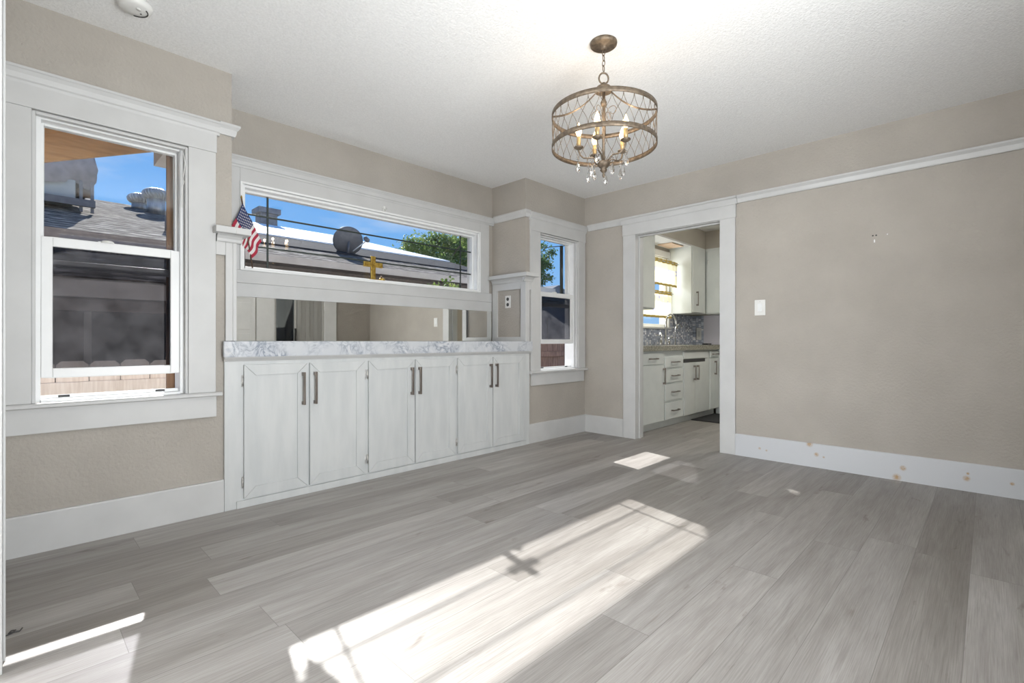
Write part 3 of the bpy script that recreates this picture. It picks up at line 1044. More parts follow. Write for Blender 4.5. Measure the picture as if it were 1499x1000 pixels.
YF = 3.048
cabs = [(.825, 1.6875, (.921, 1.284), (1.298, 1.674), 'white two-door buffet cabinet at the left end, beside the left window'),
        (1.6875, 2.4755, (1.703, 2.076), (2.084, 2.463), 'white two-door buffet cabinet in the middle of the built-in'),
        (2.4755, 3.350, (2.488, 2.867), (2.876, 3.260), 'white two-door buffet cabinet at the right end, beside the outlet pilaster')]
for (cx0, cx1, d1, d2, lab) in cabs:
    c = thing('base_cabinet', ((cx0 + cx1) / 2, YF, 0), lab, 'cabinet', 'built-in buffet cabinets')
    b0, b1 = max(cx0, XL + .002), min(cx1, XR - .002)
    q = MB().box(b0 + .001, b1 - .001, YW + .001, YR - .002, .02, .861)
    link('carcass', q, CAB, c)
    q = holes(MB(), 'x', YF, YW - .0004, cx0, cx1, .0005, .8375,
              [(d1[0] + .010, d1[1] - .010, .062, .808), (d2[0] + .010, d2[1] - .010, .062, .808)])
    link('face_frame', q, CAB, c)
    t0, t1 = max(cx0, .885), min(cx1, 3.296)
    link('toe_board', MB().box(t0, t1, YF - .008, YF - .0004, .0005, .043), CAB, c, .001)
    for k, d in enumerate((d1, d2)):
        dr = link('door', panel_door(MB(), d[0], d[1], .052, .817, YF - .0155, .0148), CAB, c, .0012)
        hx = d[1] - .030 if k == 0 else d[0] + .030
        tag(link('handle', bar_pull(MB(), hx, .560, .761, YF - .0155), NICKEL, dr, .0008), 'dark brushed bar handle')
        ex = d[0] - .005 if k == 0 else d[1] + .005
        for z in (.725, .145):
            link('hinge', hinge(MB(), ex, z, YF - .004), STEEL, dr)

# ================================================================== SMALL THINGS IN THE ROOM
# wall outlet on the right return
ol = thing('wall_outlet', (XR, 3.293, 1.27), 'white duplex outlet on the recess side, under the right shelf cap', 'outlet')
link('cover_plate', MB().box(XR - .006, XR - .0005, 3.256, 3.330, 1.270, 1.388), PLASTIC, ol, .003)
for z in (1.303, 1.355):
    link('receptacle', MB().lathe([(.0165, 0), (.0165, .003), (.012, .0035)], (XR - .006, 3.293, z), 20, axis=(-1, 0, 0)), SLOT, ol)
# light switch
ls = thing('light_switch', (XD, 1.328, 1.163), 'white rocker light switch right of the kitchen doorway', 'light switch')
link('cover_plate', MB().box(XD - .006, XD - .0005, 1.287, 1.369, 1.162, 1.288), PLASTIC, ls, .003)
link('rocker', MB().prism([(XD - .0063, 1.190), (XD - .012, 1.192), (XD - .008, 1.225), (XD - .011, 1.258), (XD - .0063, 1.260)], 1.311, 1.345, 'y'), VINYL, ls)
for z in (1.176, 1.274):
    link('screw', MB().lathe([(.003, 0), (.003, .001)], (XD - .006, 1.328, z), 10, axis=(-1, 0, 0)), STEEL, ls)
# wall anchor holes
an = MB()
an.lathe([(.0055, 0), (.004, .0015), (.002, .001)], (XD - .0004, .585, 1.697), 10, axis=(-1, 0, 0))
an.lathe([(.0055, 0), (.004, .0015), (.002, .001)], (XD - .0004, .566, 1.697), 10, axis=(-1, 0, 0))
solo('wall_anchor', an, SLOT, 'pair of dark anchor holes high on the long right wall', 'wall anchor')
solo('spackle_spot', MB().lathe([(.004, 0), (.003, .001), (.0001, .0012)], (XD - .0003, .503, 1.695), 10, axis=(-1, 0, 0)), VINYL, 'tiny white spackle dot right of the anchor holes on the right wall', 'spackle')
solo('spackle_spot', MB().box(XD - .0015, XD - .0003, .572, .579, 1.648, 1.668), VINYL, 'small white spackle streak below the anchor holes on the right wall', 'spackle')
# smoke detector
sm = thing('smoke_detector', (.382, 2.735, H), 'round white smoke detector on the ceiling above the left window', 'smoke detector')
link('housing', MB().lathe([(.066, -.0005), (.066, -.012), (.062, -.024), (.054, -.031), (.020, -.034), (.0001, -.034)], (.382, 2.735, H), 36), PLASTIC, sm)
q = MB()
for k in range(16):
    a0 = R(-40) + k * R(8)
    a1 = a0 + R(7.9)
    r0, r1 = .045, .049
    q.hexa([(.382 + r * math.cos(a), 2.735 + r * math.sin(a), z) for z in (H - .0345, H - .0300) for (r, a) in ((r0, a0), (r1, a0), (r1, a1), (r0, a1))])
link('vent_slot', q, SLOT, sm)
link('test_button', MB().lathe([(.009, -.0335), (.009, -.0365), (.0001, -.037)], (.392, 2.712, H), 16), PLASTIC, sm)
link('indicator_hole', MB().lathe([(.0035, -.0335), (.0035, -.0352), (.0001, -.0352)], (.405, 2.745, H), 10), SLOT, sm)
# adhesive hook above the wide window
hk = MB().box(2.090, 2.108, YR - .0235, YR - .0205, 2.005, 2.045)
hk.tube([(2.099, YR - .024, 2.02), (2.099, YR - .034, 2.005), (2.099, YR - .042, 2.008), (2.099, YR - .044, 2.018)], .003, 8)
hk.tube([(2.085, YR - .024, 2.035), (2.075, YR - .03, 2.024), (2.079, YR - .034, 2.018)], .0025, 8)
hk.tube([(2.113, YR - .024, 2.035), (2.123, YR - .03, 2.024), (2.119, YR - .034, 2.018)], .0025, 8)
solo('adhesive_hook', hk, PLASTIC, 'small white three-prong hook stuck above the wide window', 'hook')
# gold cross on the sill
YC = YR + .020
cr = thing('cross', (2.024, YC, 1.4375), 'gold standing cross on the sill of the wide window', 'cross')
cx = 2.022
link('base', MB().box(cx - .040, cx + .040, YC - .024, YC + .024, 1.4380, 1.449), GOLD, cr, .003)
q = MB().box(cx - .020, cx + .020, YC - .009, YC + .009, 1.449, 1.634).box(cx - .084, cx - .020, YC - .009, YC + .009, 1.546, 1.586).box(cx + .020, cx + .084, YC - .009, YC + .009, 1.546, 1.586)
link('cross_body', q, GOLD, cr, .003)
hb = MB()
hp = []
for k in range(28):
    a = 2 * PI * k / 28
    hp.append((cx + .0011 * 16 * math.sin(a) ** 3, YC - .0115, 1.562 + .0011 * (13 * math.cos(a) - 5 * math.cos(2 * a) - 2 * math.cos(3 * a) - math.cos(4 * a))))
hb.tube(hp, .0028, 6, closed=True)
link('heart_relief', hb, GOLD, cr)
# shell figurine beside the cross
fg = thing('figurine', (2.100, YC, 1.4375), 'tiny brown and gold bird figurine right of the gold cross', 'figurine')
link('body', MB().lathe([(.0001, 0), (.022, .004), (.027, .014), (.020, .026), (.0001, .031)], (2.100, YC - .004, 1.4380), 18), GOLD, fg)
q = MB().lathe([(.0001, -.011), (.009, -.006), (.011, 0), (.008, .007), (.0001, .011)], (2.092, YC - .006, 1.4735), 14)
q.lathe([(.003, 0), (.0003, .012)], (2.083, YC - .006, 1.473), 8, axis=(-1, 0, -.1))
link('head', q, SHELL, fg)
q = MB().lathe([(.0001, -.02), (.010, -.008), (.012, .004), (.0001, .018)], (2.114, YC - .006, 1.458), 12, axis=(1, 0, .5))
link('wing', q, SHELL, fg)

# small flag on a stick
fl = thing('flag', (1.112, 3.494, 1.4375), 'small american flag on a dark stick at the left end of the wide window', 'flag')
pb, pt = Vector((1.112, 3.494, 1.4375)), Vector((1.040, 3.476, 1.885))
link('pole', MB().tube([pb, (pb + pt) / 2, pt], .0042, 8), STICK, fl)
link('finial', MB().lathe([(.0001, -.008), (.006, 0), (.0035, .010), (.0001, .018)], pt, 10), GOLD, fl)
fT, fRr, fB, fL = Vector((1.041, 3.455, 1.846)), Vector((1.172, 3.500, 1.625)), Vector((1.108, 3.515, 1.495)), Vector((.968, 3.43, 1.655))


def flag_pt(u, v):
    """u: 0..1 along the hoist T->R, v: 0..1 along the fly"""
    top = fT.lerp(fRr, u)
    bot = fL.lerp(fB, u)
    p = top.lerp(bot, v)
    p.x += .010 * math.sin(v * 6.0 + u * 4) * v
    p.y += .018 * math.sin(u * 9.0 + v * 3.0) * (.3 + v) + .010 * math.sin(v * 7)
    p.z += -.018 * math.sin(u * PI * 2.0) * v
    return p


NU, NV = 39, 20
q = MB()
for i in range(NU):
    for j in range(NV):
        st = (i * 13) // NU
        can = st < 7 and j < NV * 0.55
        q.cur = 2 if can else (1 if st % 2 == 0 else 0)
        q.add([flag_pt(i / NU, j / NV), flag_pt((i + 1) / NU, j / NV), flag_pt((i + 1) / NU, (j + 1) / NV), flag_pt(i / NU, (j + 1) / NV)], [(0, 1, 2, 3)], True)
# stars
q.cur = 0
for r in range(9):
    for c in range(6 if r % 2 == 0 else 5):
        u = (r + .9) / 9.8 * 7 / 13
        v = ((c + .55) if r % 2 == 0 else (c + 1.05)) / 6.1 * .55
        pc_ = flag_pt(u, v)
        du = (flag_pt(u + .01, v) - pc_).normalized()
        dv = (flag_pt(u, v + .01) - pc_).normalized()
        nn = du.cross(dv).normalized()
        if nn.y > 0:
            nn = -nn
        pts = []
        for k in range(10):
            a = 2 * PI * k / 10
            rr = .0056 if k % 2 == 0 else .0026
            pts.append(pc_ + nn * .0012 + du * rr * math.cos(a) + dv * rr * math.sin(a))
        q.add(pts, [tuple(range(10))])
fo = link('cloth', q, [CLOTHW, CLOTHR, CLOTHB], fl)
md = fo.modifiers.new('thick', 'SOLIDIFY')
md.thickness = .0006
# scrap of wire on the floor
sw = MB().tube([(-.016, 2.262, .0022), (.000, 2.272, .0022), (.006, 2.286, .003), (-.004, 2.290, .0022), (-.010, 2.276, .0022), (.016, 2.270, .0022), (.022, 2.288, .0022)], .0018, 6)
solo('wire_scrap', sw, SLOT, 'tiny twisted dark wire scrap on the floor at the left edge', 'wire')

# ---------------------------------------------------------------- chandelier
CX, CY = 2.093, 1.396
ch = thing('chandelier', (CX, CY, 1.785), 'bronze drum chandelier with lit candle bulbs and crystal drops', 'chandelier')


def cyl(r, a, z):
    return Vector((CX + r * math.sin(a), CY + r * math.cos(a), z))


VIEW = math.atan2(-CX, -CY)     # angle (in cyl's sense) that faces the camera
link('canopy', MB().lathe([(.066, H - .0005), (.068, H - .006), (.066, H - .016), (.058, H - .022), (.020, H - .024), (.016, H - .034), (.010, H - .040), (.0001, H - .040)], (CX, CY, 0), 36), BRONZE, ch)
q = MB()
z = H - .040
k = 0
while z > 2.325:
    pts = []
    for i in range(14):
        a = 2 * PI * i / 14
        u, w = .0075 * math.cos(a), .016 * math.sin(a)
        pts.append((CX + (u if k % 2 else 0), CY + (0 if k % 2 else u), z - .013 + w))
    q.tube(pts, .0022, 6, closed=True)
    z -= .0265
    k += 1
pts = [(CX + .024 * math.sin(a) * .73, CY - .024 * math.sin(a) * .68, 2.283 + .028 * math.cos(a)) for a in [2 * PI * i / 24 for i in range(24)]]
q.tube(pts, .0042, 8, closed=True)
link('chain', q, BRONZE, ch)
link('hub_cap', MB().lathe([(.0001, 2.262), (.010, 2.260), (.014, 2.250), (.034, 2.240), (.046, 2.226), (.044, 2.216), (.0001, 2.216)], (CX, CY, 0), 28), BRONZE, ch)
RR = .2625
for z0 in (2.0855, 1.928):
    link('ring', MB().lathe([(RR - .003, z0), (RR, z0), (RR, z0 + .024), (RR - .003, z0 + .024), (RR - .003, z0)], (CX, CY, 0), 96), BRONZE, ch)
q = MB()
NW = 30
for i in range(NW):
    for sg in (-1, 1):
        pts = []
        for k in range(15):
            t = k / 14
            sm_ = t * t * (3 - 2 * t)
            pts.append(cyl(RR - .0042 - .001 * sg, (i + sg * sm_) * 2 * PI / NW, 2.087 - t * .137))
        q.tube(pts, .0013, 5)
link('wire_lattice', q, BRONZE, ch)
for a in (VIEW - PI / 2 + .05, VIEW + PI / 2 - .1, VIEW + PI + .02, VIEW + .02 + PI / 6 * 0 + 0.0):
    if abs(a - (VIEW + .02)) < .001:
        continue
    q = MB()
    L, Rr_ = [], []
    for k in range(16):
        t = k / 15
        r = .030 + t * (RR - .036)
        z = 2.098 + .122 * (1 - t) ** 2.2
        L.append((cyl(r, a, z), r))
    for k in range(15):
        (p, r), (p2, r2) = L[k], L[k + 1]
        tv = Vector((math.cos(a), -math.sin(a), 0)) * .0075
        up = Vector((0, 0, .003))
        q.hexa([p - tv, p + tv, p2 + tv, p2 - tv, p - tv + up, p + tv + up, p2 + tv + up, p2 - tv + up])
    link('strut', q, BRONZE, ch)
q = MB().lathe([(.007, 1.862), (.007, 2.216)], (CX, CY, 0), 12)
q.lathe([(.007, 2.14), (.014, 2.145), (.016, 2.16), (.010, 2.175), (.007, 2.18)], (CX, CY, 0), 16)
link('stem', q, BRONZE, ch)
link('bottom_hub', MB().lathe([(.0001, 1.780), (.005, 1.783), (.007, 1.795), (.004, 1.803), (.012, 1.810), (.018, 1.818), (.014, 1.826), (.022, 1.833), (.030, 1.842), (.034, 1.852), (.034, 1.858), (.012, 1.864), (.0001, 1.866)], (CX, CY, 0), 28), BRONZE, ch)
q = MB()
for k in range(4):
    a = VIEW + .5 + k * PI / 2
    pts = []
    for i in range(26):
        t = i / 25
        th = -PI / 2 + t * 2.0 * PI
        rr = .030 - .020 * t
        pts.append(cyl(.010 + .040 + rr * math.sin(th) * 1.0, a, 2.105 + rr * math.cos(th)))
    q.tube([cyl(.006, a, 2.03), cyl(.012, a, 2.07)] + pts, .0016, 6)
link('scrollwork', q, BRONZE, ch)
for k in range(5):
    a = VIEW + R(14) + k * 2 * PI / 5
    RA, ZC = .125, 1.936
    arm = link('candle_arm', MB().tube([cyl(.020, a, 1.858), cyl(.036, a, 1.872), cyl(.056, a, 1.884), cyl(.078, a, 1.882), cyl(.100, a, 1.884), cyl(.118, a, 1.900), cyl(.125, a, 1.922), cyl(RA, a, ZC - .004)], .0042, 8), BRONZE, ch)
    c0 = cyl(RA, a, ZC)
    link('drip_cup', MB().lathe([(.006, -.010), (.014, -.006), (.024, .001), (.0245, .005), (.012, .007), (.011, .004)], c0, 20), BRONZE, arm)
    link('candle_sleeve', MB().lathe([(.0105, .005), (.0105, .056), (.008, .058), (.0001, .058)], c0, 16), SLEEVE, arm)
    bl = link('bulb', MB().lathe([(.007, .058), (.0105, .066), (.0155, .080), (.0150, .092), (.0105, .106), (.0055, .118), (.0015, .128), (.0001, .130)], c0, 18), BULB, arm)
    tag(bl, 'glowing flame-shaped bulb')
    # hanging crystals
    for (rr, da, z0, zd) in ((RA + .004, .18, ZC - .010, 1.868), (.085, .5, 1.880, 1.828)):
        q = MB()
        p = cyl(rr, a + da if rr < .1 else a, 0)
        q.tube([(p.x, p.y, z0), (p.x, p.y, zd - .001)], .0009, 5)
        for s_ in range(2):
            zz = zd + .010 + s_ * .013
            q.lathe([(.0001, -.007), (.0075, 0), (.0001, .007)], (p.x, p.y, zz), 6, smooth=False)
        q.lathe([(.0001, 0), (.006, -.014), (.0125, -.036), (.0095, -.050), (.0001, -.060)], (p.x, p.y, zd), 8, smooth=False)
        tag(link('crystal_drop', q, CRYSTAL, ch), 'clear faceted crystal drop')
    ld = bpy.data.lights.new('bulb_glow', 'POINT')
    ld.energy = 0.65
    ld.color = (1.0, 0.78, 0.56)
    ld.shadow_soft_size = .016
    lo_ = bpy.data.objects.new('bulb_glow', ld)
    COL.objects.link(lo_)
    lo_.location = c0 + Vector((0, 0, .150))

# ================================================================== KITCHEN
KF = 2.535     # face-frame front, facing -y


def kunit(x0, x1, label, doors, drawers, group, end_y=None):
    c = thing('kitchen_base_cabinet', ((x0 + x1) / 2, KF, 0), label, 'cabinet', group)
    link('carcass', MB().box(x0 + .0005, x1 - .0005, KF, 3.108, .085, .848), KCAB, c)
    link('toe_kick', MB().box(x0 + .0005, x1 - .0005, 2.588, 2.60, .0005, .0845), KCAB, c)
    for (a, b, z0, z1, hx) in doors:
        d = link('door', MB().box(a, b, KF - .018, KF - .0005, z0, z1), KCAB, c, .003)
        link('handle', bar_pull(MB(), hx, z1 - .21, z1 - .035, KF - .018), NICKEL, d, .0008)
    for (a, b, z0, z1) in drawers:
        d = link('drawer', MB().box(a, b, KF - .018, KF - .0005, z0, z1), KCAB, c, .003)
        m, zc = (a + b) / 2, (z0 + z1) / 2
        q = MB().box(m - .085, m + .085, KF - .048, KF - .040, zc - .006, zc + .006).box(m - .083, m - .065, KF - .042, KF - .0183, zc - .007, zc + .007).box(m + .065, m + .083, KF - .042, KF - .0183, zc - .007, zc + .007)
        link('handle', q, NICKEL, d, .0008)
    return c


G = 'kitchen base cabinets'
kunit(4.375, 4.953, 'kitchen base cabinet with one drawer above a door, nearest the doorway', [(4.43, 4.940, .092, .697, 4.915)], [(4.43, 4.940, .708, .828)], G)
kunit(4.953, 5.412, 'stack of four kitchen drawers between the first door and the sink doors', [], [(4.970, 5.400, .095, .275), (4.970, 5.400, .300, .480), (4.970, 5.400, .500, .640), (4.970, 5.400, .665, .778)], G)
c = kunit(5.412, 6.110, 'kitchen sink cabinet with two doors under a blank panel', [(5.422, 5.722, .090, .700, 5.680), (5.728, 6.035, .090, .700, 5.770)], [], G)
link('false_front', MB().box(5.422, 6.085, KF - .016, KF - .0005, .748, .828), KCAB, c, .003)
link('shadow_gap', MB().box(5.422, 6.035, KF - .004, KF - .0006, .703, .742), SLOT, c)
kunit(6.110, 6.440, 'corner kitchen cabinet with a drawer and tall door, right of the sink', [(6.170, 6.425, .092, .737, 6.30)], [(6.170, 6.425, .750, .828)], G)
c = thing('kitchen_base_cabinet', (6.72, 1.7, 0), 'kitchen base cabinet run along the end wall', 'cabinet', G)
link('carcass', MB().box(6.4405, 6.998, .8, 3.108, .085, .848), KCAB, c)
link('toe_kick', MB().box(6.50, 6.515, .8, 2.58, .0005, .0845), KCAB, c)
for (a, b) in ((.82, 1.35), (1.36, 1.89), (1.90, 2.42)):
    link('door', MB().box(6.424, 6.440, a, b, .10, .83), KCAB, c, .003)
ct = thing('kitchen_countertop', (5.7, 2.8, .849), 'speckled olive granite countertop in the kitchen', 'countertop')
link('slab', MB().box(4.366, 6.998, 2.49, 3.108, .849, .905).box(6.395, 6.998, .8, 2.49, .849, .905), GRANITE, ct, .003)

# uppers
def kupper(name_label, x0, x1, z0, z1, doors):
    c = thing('kitchen_upper_cabinet', ((x0 + x1) / 2, 2.80, z0), name_label, 'cabinet', 'kitchen upper cabinets')
    link('carcass', MB().box(x0, x1, 2.80, 3.1095, z0, z1), KCAB, c, .002)
    for (a, b, hx) in doors:
        d = link('door', MB().box(a, b, 2.782, 2.7995, z0 + .012, z1 - .03), KCAB, c, .003)
        if hx:
            link('handle', bar_pull(MB(), hx, z0 + .10, z0 + .29, 2.782), NICKEL, d, .0008)
    return c


kupper('upper kitchen cabinet left of the sink window, nearest the doorway', 4.366, 5.238, 1.325, 2.2248, [(4.60, 5.232, None)])
kupper('upper kitchen cabinet right of the sink window with a bright side panel', 6.243, 6.688, 1.325, 2.2248, [(6.262, 6.640, 6.36)])
c = thing('kitchen_upper_cabinet', (6.85, 2.2, 1.325), 'upper kitchen cabinet on the end wall, beside the doorway edge', 'cabinet', 'kitchen upper cabinets')
link('carcass', MB().box(6.689, 6.9995, .8, 2.798, 1.325, 2.2248), KCAB, c, .002)
for (a, b) in ((2.28, 2.775), (1.78, 2.27), (1.28, 1.77)):
    link('door', MB().box(6.671, 6.6885, a, b, 1.337, 2.195), KCAB, c, .003)
link('hinge', MB().box(6.664, 6.6705, 2.752, 2.762, 2.02, 2.07), STEEL, c)

# backsplash mosaic
q = MB().box(4.37, 5.262, 3.104, 3.1095, .9055, 1.3245).box(5.262, 6.228, 3.104, 3.1095, .9055, 1.115).box(6.228, 6.9945, 3.104, 3.1095, .9055, 1.3245)
q.box(6.9945, 6.9995, 2.955, 3.1095, .9055, 1.3245)
solo('splash_panel', MB().box(6.9945, 6.9995, 1.6, 2.954, .9055, 1.3245), base_mat('pale_lavender_laminate', (.66, .64, .70), .3)[0], 'plain pale panel right of the mosaic backsplash on the kitchen end wall', 'splash panel')
struct('trim_backsplash', q, MOSAIC, 'shimmering blue-grey metal mosaic backsplash behind the sink', 'backsplash')
ko = thing('wall_outlet', (6.994, 3.02, .97), 'pale outlet on the mosaic backsplash in the kitchen corner', 'outlet')
link('cover_plate', MB().box(6.988, 6.994, 2.985, 3.058, .975, 1.150), PLASTIC, ko, .002)
link('receptacle', MB().box(6.986, 6.988, 3.005, 3.035, 1.02, 1.10), ALU, ko)
link('dark_edge', MB().box(6.9885, 6.994, 3.0585, 3.066, .975, 1.150), SLOT, ko)
# faucets
def shift(mb, dx=-.215, dy=-.11):
    return mb.mapped(lambda x, y, z: (x + dx, y + dy, z))


fc = thing('faucet', (5.765, 2.92, .9055), 'tall gooseneck kitchen faucet with two lever handles', 'faucet')
link('base_plate', shift(MB().box(5.79, 6.10, 3.005, 3.055, .9057, .917)), CHROME, fc, .004)
pts = [(5.98, 3.03, .917), (5.98, 3.03, 1.17)]
for k in range(1, 13):
    a = PI - k * PI / 12 * 1.05
    pts.append((6.075 + .095 * math.cos(a), 3.03 - .05 * (k / 12), 1.19 + .105 * math.sin(a)))
pts.append((6.185, 2.975, 1.12))
link('spout', shift(MB().tube(pts, .0115, 10)), CHROME, fc)
q = MB().tube([(5.86, 3.03, .917), (5.86, 3.03, .99), (5.86, 3.03, 1.06)], [.018, .014, .016], 10)
q.tube([(5.86, 3.03, 1.035), (5.76, 3.0, 1.025), (5.62, 2.96, 1.03)], [.009, .007, .006], 8)
link('lever_handle', shift(q), CHROME, fc)
q = MB().tube([(6.07, 3.03, .917), (6.07, 3.03, .97), (6.07, 3.03, 1.0)], [.018, .014, .012], 10)
q.tube([(6.07, 3.03, .995), (6.13, 3.0, 1.005)], [.008, .006], 8)
link('lever_handle', shift(q), CHROME, fc)
f2 = MB().tube([(6.25, 3.03, .9057), (6.25, 3.03, 1.12), (6.27, 3.02, 1.165), (6.31, 3.0, 1.175), (6.35, 2.985, 1.14)], .006, 8)
solo('filter_tap', shift(f2), CHROME, 'slim curved water filter tap right of the tall kitchen faucet', 'faucet')
sk = MB().box(6.58, 6.70, 2.72, 2.80, .9057, .925)
solo('sponge_tray', sk, BLACKP, 'small black tray on the granite counter by the end wall', 'tray', bevel=.003)
solo('floor_mat', MB().box(5.72, 6.40, 1.75, 2.572, .0005, .012), BLACKRUB, 'black rubber mat on the kitchen floor below the sink', 'mat', bevel=.003)
sp = thing('ceiling_light', (6.0, 2.95, 2.19), 'square yellowed light panel under the soffit over the sink', 'ceiling light')
link('lens', MB().box(5.82, 6.14, 2.86, 3.06, 2.192, 2.2045), PANEL_L, sp, .003)
# kitchen window
kwn = thing('window_6', (5.745, 3.11, 1.14), 'kitchen sink window behind the printed curtains', 'window', None, 'structure')
q = MB().box(5.245, 5.30, 3.092, 3.11, 1.116, 2.075).box(6.19, 6.238, 3.092, 3.11, 1.116, 2.075).box(5.245, 6.238, 3.090, 3.11, 2.075, 2.155).box(5.245, 6.238, 3.07, 3.11, 1.116, 1.139)
link('casing', q, TRIM, kwn, .002)
q = MB().box(5.30, 5.34, 3.13, 3.18, 1.14, 2.07).box(6.15, 6.19, 3.13, 3.18, 1.14, 2.07).box(5.34, 6.15, 3.13, 3.18, 2.03, 2.07).box(5.34, 6.15, 3.13, 3.18, 1.14, 1.18).box(5.34, 6.15, 3.13, 3.18, 1.585, 1.63)
link('frame', q, VINYL, kwn, .002)
link('glass', MB().box(5.34, 6.15, 3.153, 3.157, 1.18, 1.585).box(5.34, 6.15, 3.153, 3.157, 1.63, 2.03), GLASS, kwn)


def curtain(name, label, x0, x1, zt, zb, y, band_b, rod):
    c = thing(name, ((x0 + x1) / 2, y, zb), label, 'curtain')

    def sheet(z0, z1, dy):
        q = MB()
        n = 70
        for i in range(n):
            for j in range(6):
                P = []
                for (ii, jj) in ((i, j), (i + 1, j), (i + 1, j + 1), (i, j + 1)):
                    u = ii / n
                    zz = z0 + (z1 - z0) * jj / 6
                    P.append((x0 + (x1 - x0) * u, y - dy - .012 * math.sin(u * 46 + zz * 2) - .006 * math.sin(u * 19), zz))
                q.add(P, [(0, 1, 2, 3)], True)
        return q
    link('fabric', sheet(zb, zt - .035, 0), CURTAIN, c)
    link('gathered_header', sheet(zt - .035, zt + .012, .004), CURTAINB, c)
    link('hem_band', sheet(zb - .002, zb + .028, .002), CURTAINB, c)
    link('rod', MB().tube([(x0 - .03, 3.085, zt - .01), (x0 - .02, y, zt - .01), (x1 + .02, y, zt - .01), (x1 + .022, 3.085, zt - .01)], .006, 8), ALU, c)
    return c


curtain('curtain_valance', 'cream valance with blue rings hanging at the top of the kitchen window', 5.29, 6.185, 1.985, 1.665, 2.965, True, None)
curtain('cafe_curtain', 'cream cafe curtain across the lower half of the kitchen window', 5.29, 6.125, 1.590, 1.255, 3.005, True, None)
# made-up ceiling lamp (out of view, added to brighten the kitchen)
kl = thing('ceiling_light', (5.6, 1.2, H), 'added flush kitchen fill lamp out of view past the doorway head', 'ceiling light')
link('fill_lamp_base', MB().lathe([(.16, H - .0005), (.16, H - .03), (.15, H - .035)], (5.6, 1.2, 0), 32), PLASTIC, kl)
dm = base_mat('kitchen_fill_diffuser', (.9, .88, .82), .5)[0]
dm.node_tree.nodes['Principled BSDF'].inputs['Emission Color'].default_value = (1, .95, .86, 1)
dm.node_tree.nodes['Principled BSDF'].inputs['Emission Strength'].default_value = 100
link('diffuser', MB().lathe([(.148, H - .035), (.135, H - .06), (.08, H - .085), (.0001, H - .092)], (5.6, 1.2, 0), 32), dm, kl)

# ================================================================== OUTSIDE
GZ = -.5
struct('ground', MB().box(-12, 30, 3.3, 40, GZ - .2, GZ), CONC, 'pale concrete side yard outside the windows', 'ground')
# own house outside skin and gable overhang
sk = MB()
holes(sk, 'x', YO + .0005, YO + .02, -4.2, 0.746, GZ, 3.3, [W1])
holes(sk, 'x', YO + .0005, YO + .02, 3.439, 7.12, GZ, 3.3, [W2, W4])
holes(sk, 'x', YRO + .0005, YRO + .02, 0.728, 3.457, GZ, 3.3, [W3])
sk.box(.728, .7465, YO + .02, YRO, GZ, 3.3).box(3.4385, 3.457, YO + .02, YRO, GZ, 3.3)
struct('wall_outside', sk, STUCCO, 'white stucco outside face of this house', 'wall')
AX, AZ, SL = 2.02, 2.815, 0.40


def rk(x):
    return AZ - SL * abs(x - AX)


q = MB()


def slope(xa, xb, y0, y1, dz0, dz1):
    q.hexa([(xa, y0, rk(xa) + dz0), (xb, y0, rk(xb) + dz0), (xb, y1, rk(xb) + dz0), (xa, y1, rk(xa) + dz0),
            (xa, y0, rk(xa) + dz1), (xb, y0, rk(xb) + dz1), (xb, y1, rk(xb) + dz1), (xa, y1, rk(xa) + dz1)])


for (xa, xb) in ((-0.45, AX), (AX, 4.52)):
    slope(xa, xb, 4.17, 4.205, 0.0, 0.17)        # rake board
slope(-0.45, AX, YO + .021, 4.205, 0.17, 0.19)   # roof boards
slope(AX, 4.05, YO + .021, 4.205, 0.17, 0.19)
slope(4.05, 4.52, 3.95, 4.205, 0.17, 0.30)  # unseen deck end, thickened to stop sun over the corner window
q.box(3.46, 4.60, YO + .021, 3.93, 2.26, 2.30)             # unseen board added to block sun at the corner window
struct('trim_rake', q, EAVEWOOD, 'ochre wooden gable rake and eave boards outside the left window, plus unseen added boards blocking sun', 'eave')
q = MB().hexa([(.675, 3.232, 2.155), (.755, 3.232, 2.155), (.755, 4.10, 2.155), (.675, 4.10, 2.155), (.675, 3.232, 2.285), (.755, 3.232, 2.285), (.755, 4.10, 2.285), (.675, 4.10, 2.285)])
struct('trim_lookout', q, FASCIA, 'pale beam end under the eave seen in the left window', 'beam', .003)


# fences
def fence(name, x0, x1, y, ztop, mat, label, bw):
    f = thing(name, ((x0 + x1) / 2, y, GZ), label, 'fence')
    q = MB()
    x = x0
    while x < x1:
        t = ztop + random.uniform(-.006, .006)
        a, b = x + .003, x + bw - .003
        q.prism([(a, GZ), (b, GZ), (b, t - .03), (b - .03, t), (a + .03, t), (a, t - .03)], 0, .016, 'z') if False else q.add(
            [(a, y, GZ), (b, y, GZ), (b, y, t - .03), (b - .03, y, t), (a + .03, y, t), (a, y, t - .03),
             (a, y + .016, GZ), (b, y + .016, GZ), (b, y + .016, t - .03), (b - .03, y + .016, t), (a + .03, y + .016, t), (a, y + .016, t - .03)],
            [(0, 1, 2, 3, 4, 5), (11, 10, 9, 8, 7, 6)] + [(i, (i + 1) % 6, 6 + (i + 1) % 6, 6 + i) for i in range(6)])
        x += bw
    link('boards', q, mat, f)
    for z in (ztop - .20, GZ + .25):
        link('rail', MB().box(x0, x1, y - .04, y - .0005, z - .045, z + .045), mat, f, .003)
    return f


fence('board_fence', -3.2, 3.0, 4.95, .80, PINE, 'pale sunlit pine fence seen through the gap of the left window', .19)
fence('board_fence', 4.4, 12.0, 5.60, .93, REDWOOD, 'weathered brown fence seen through the gap of the corner window', .14)

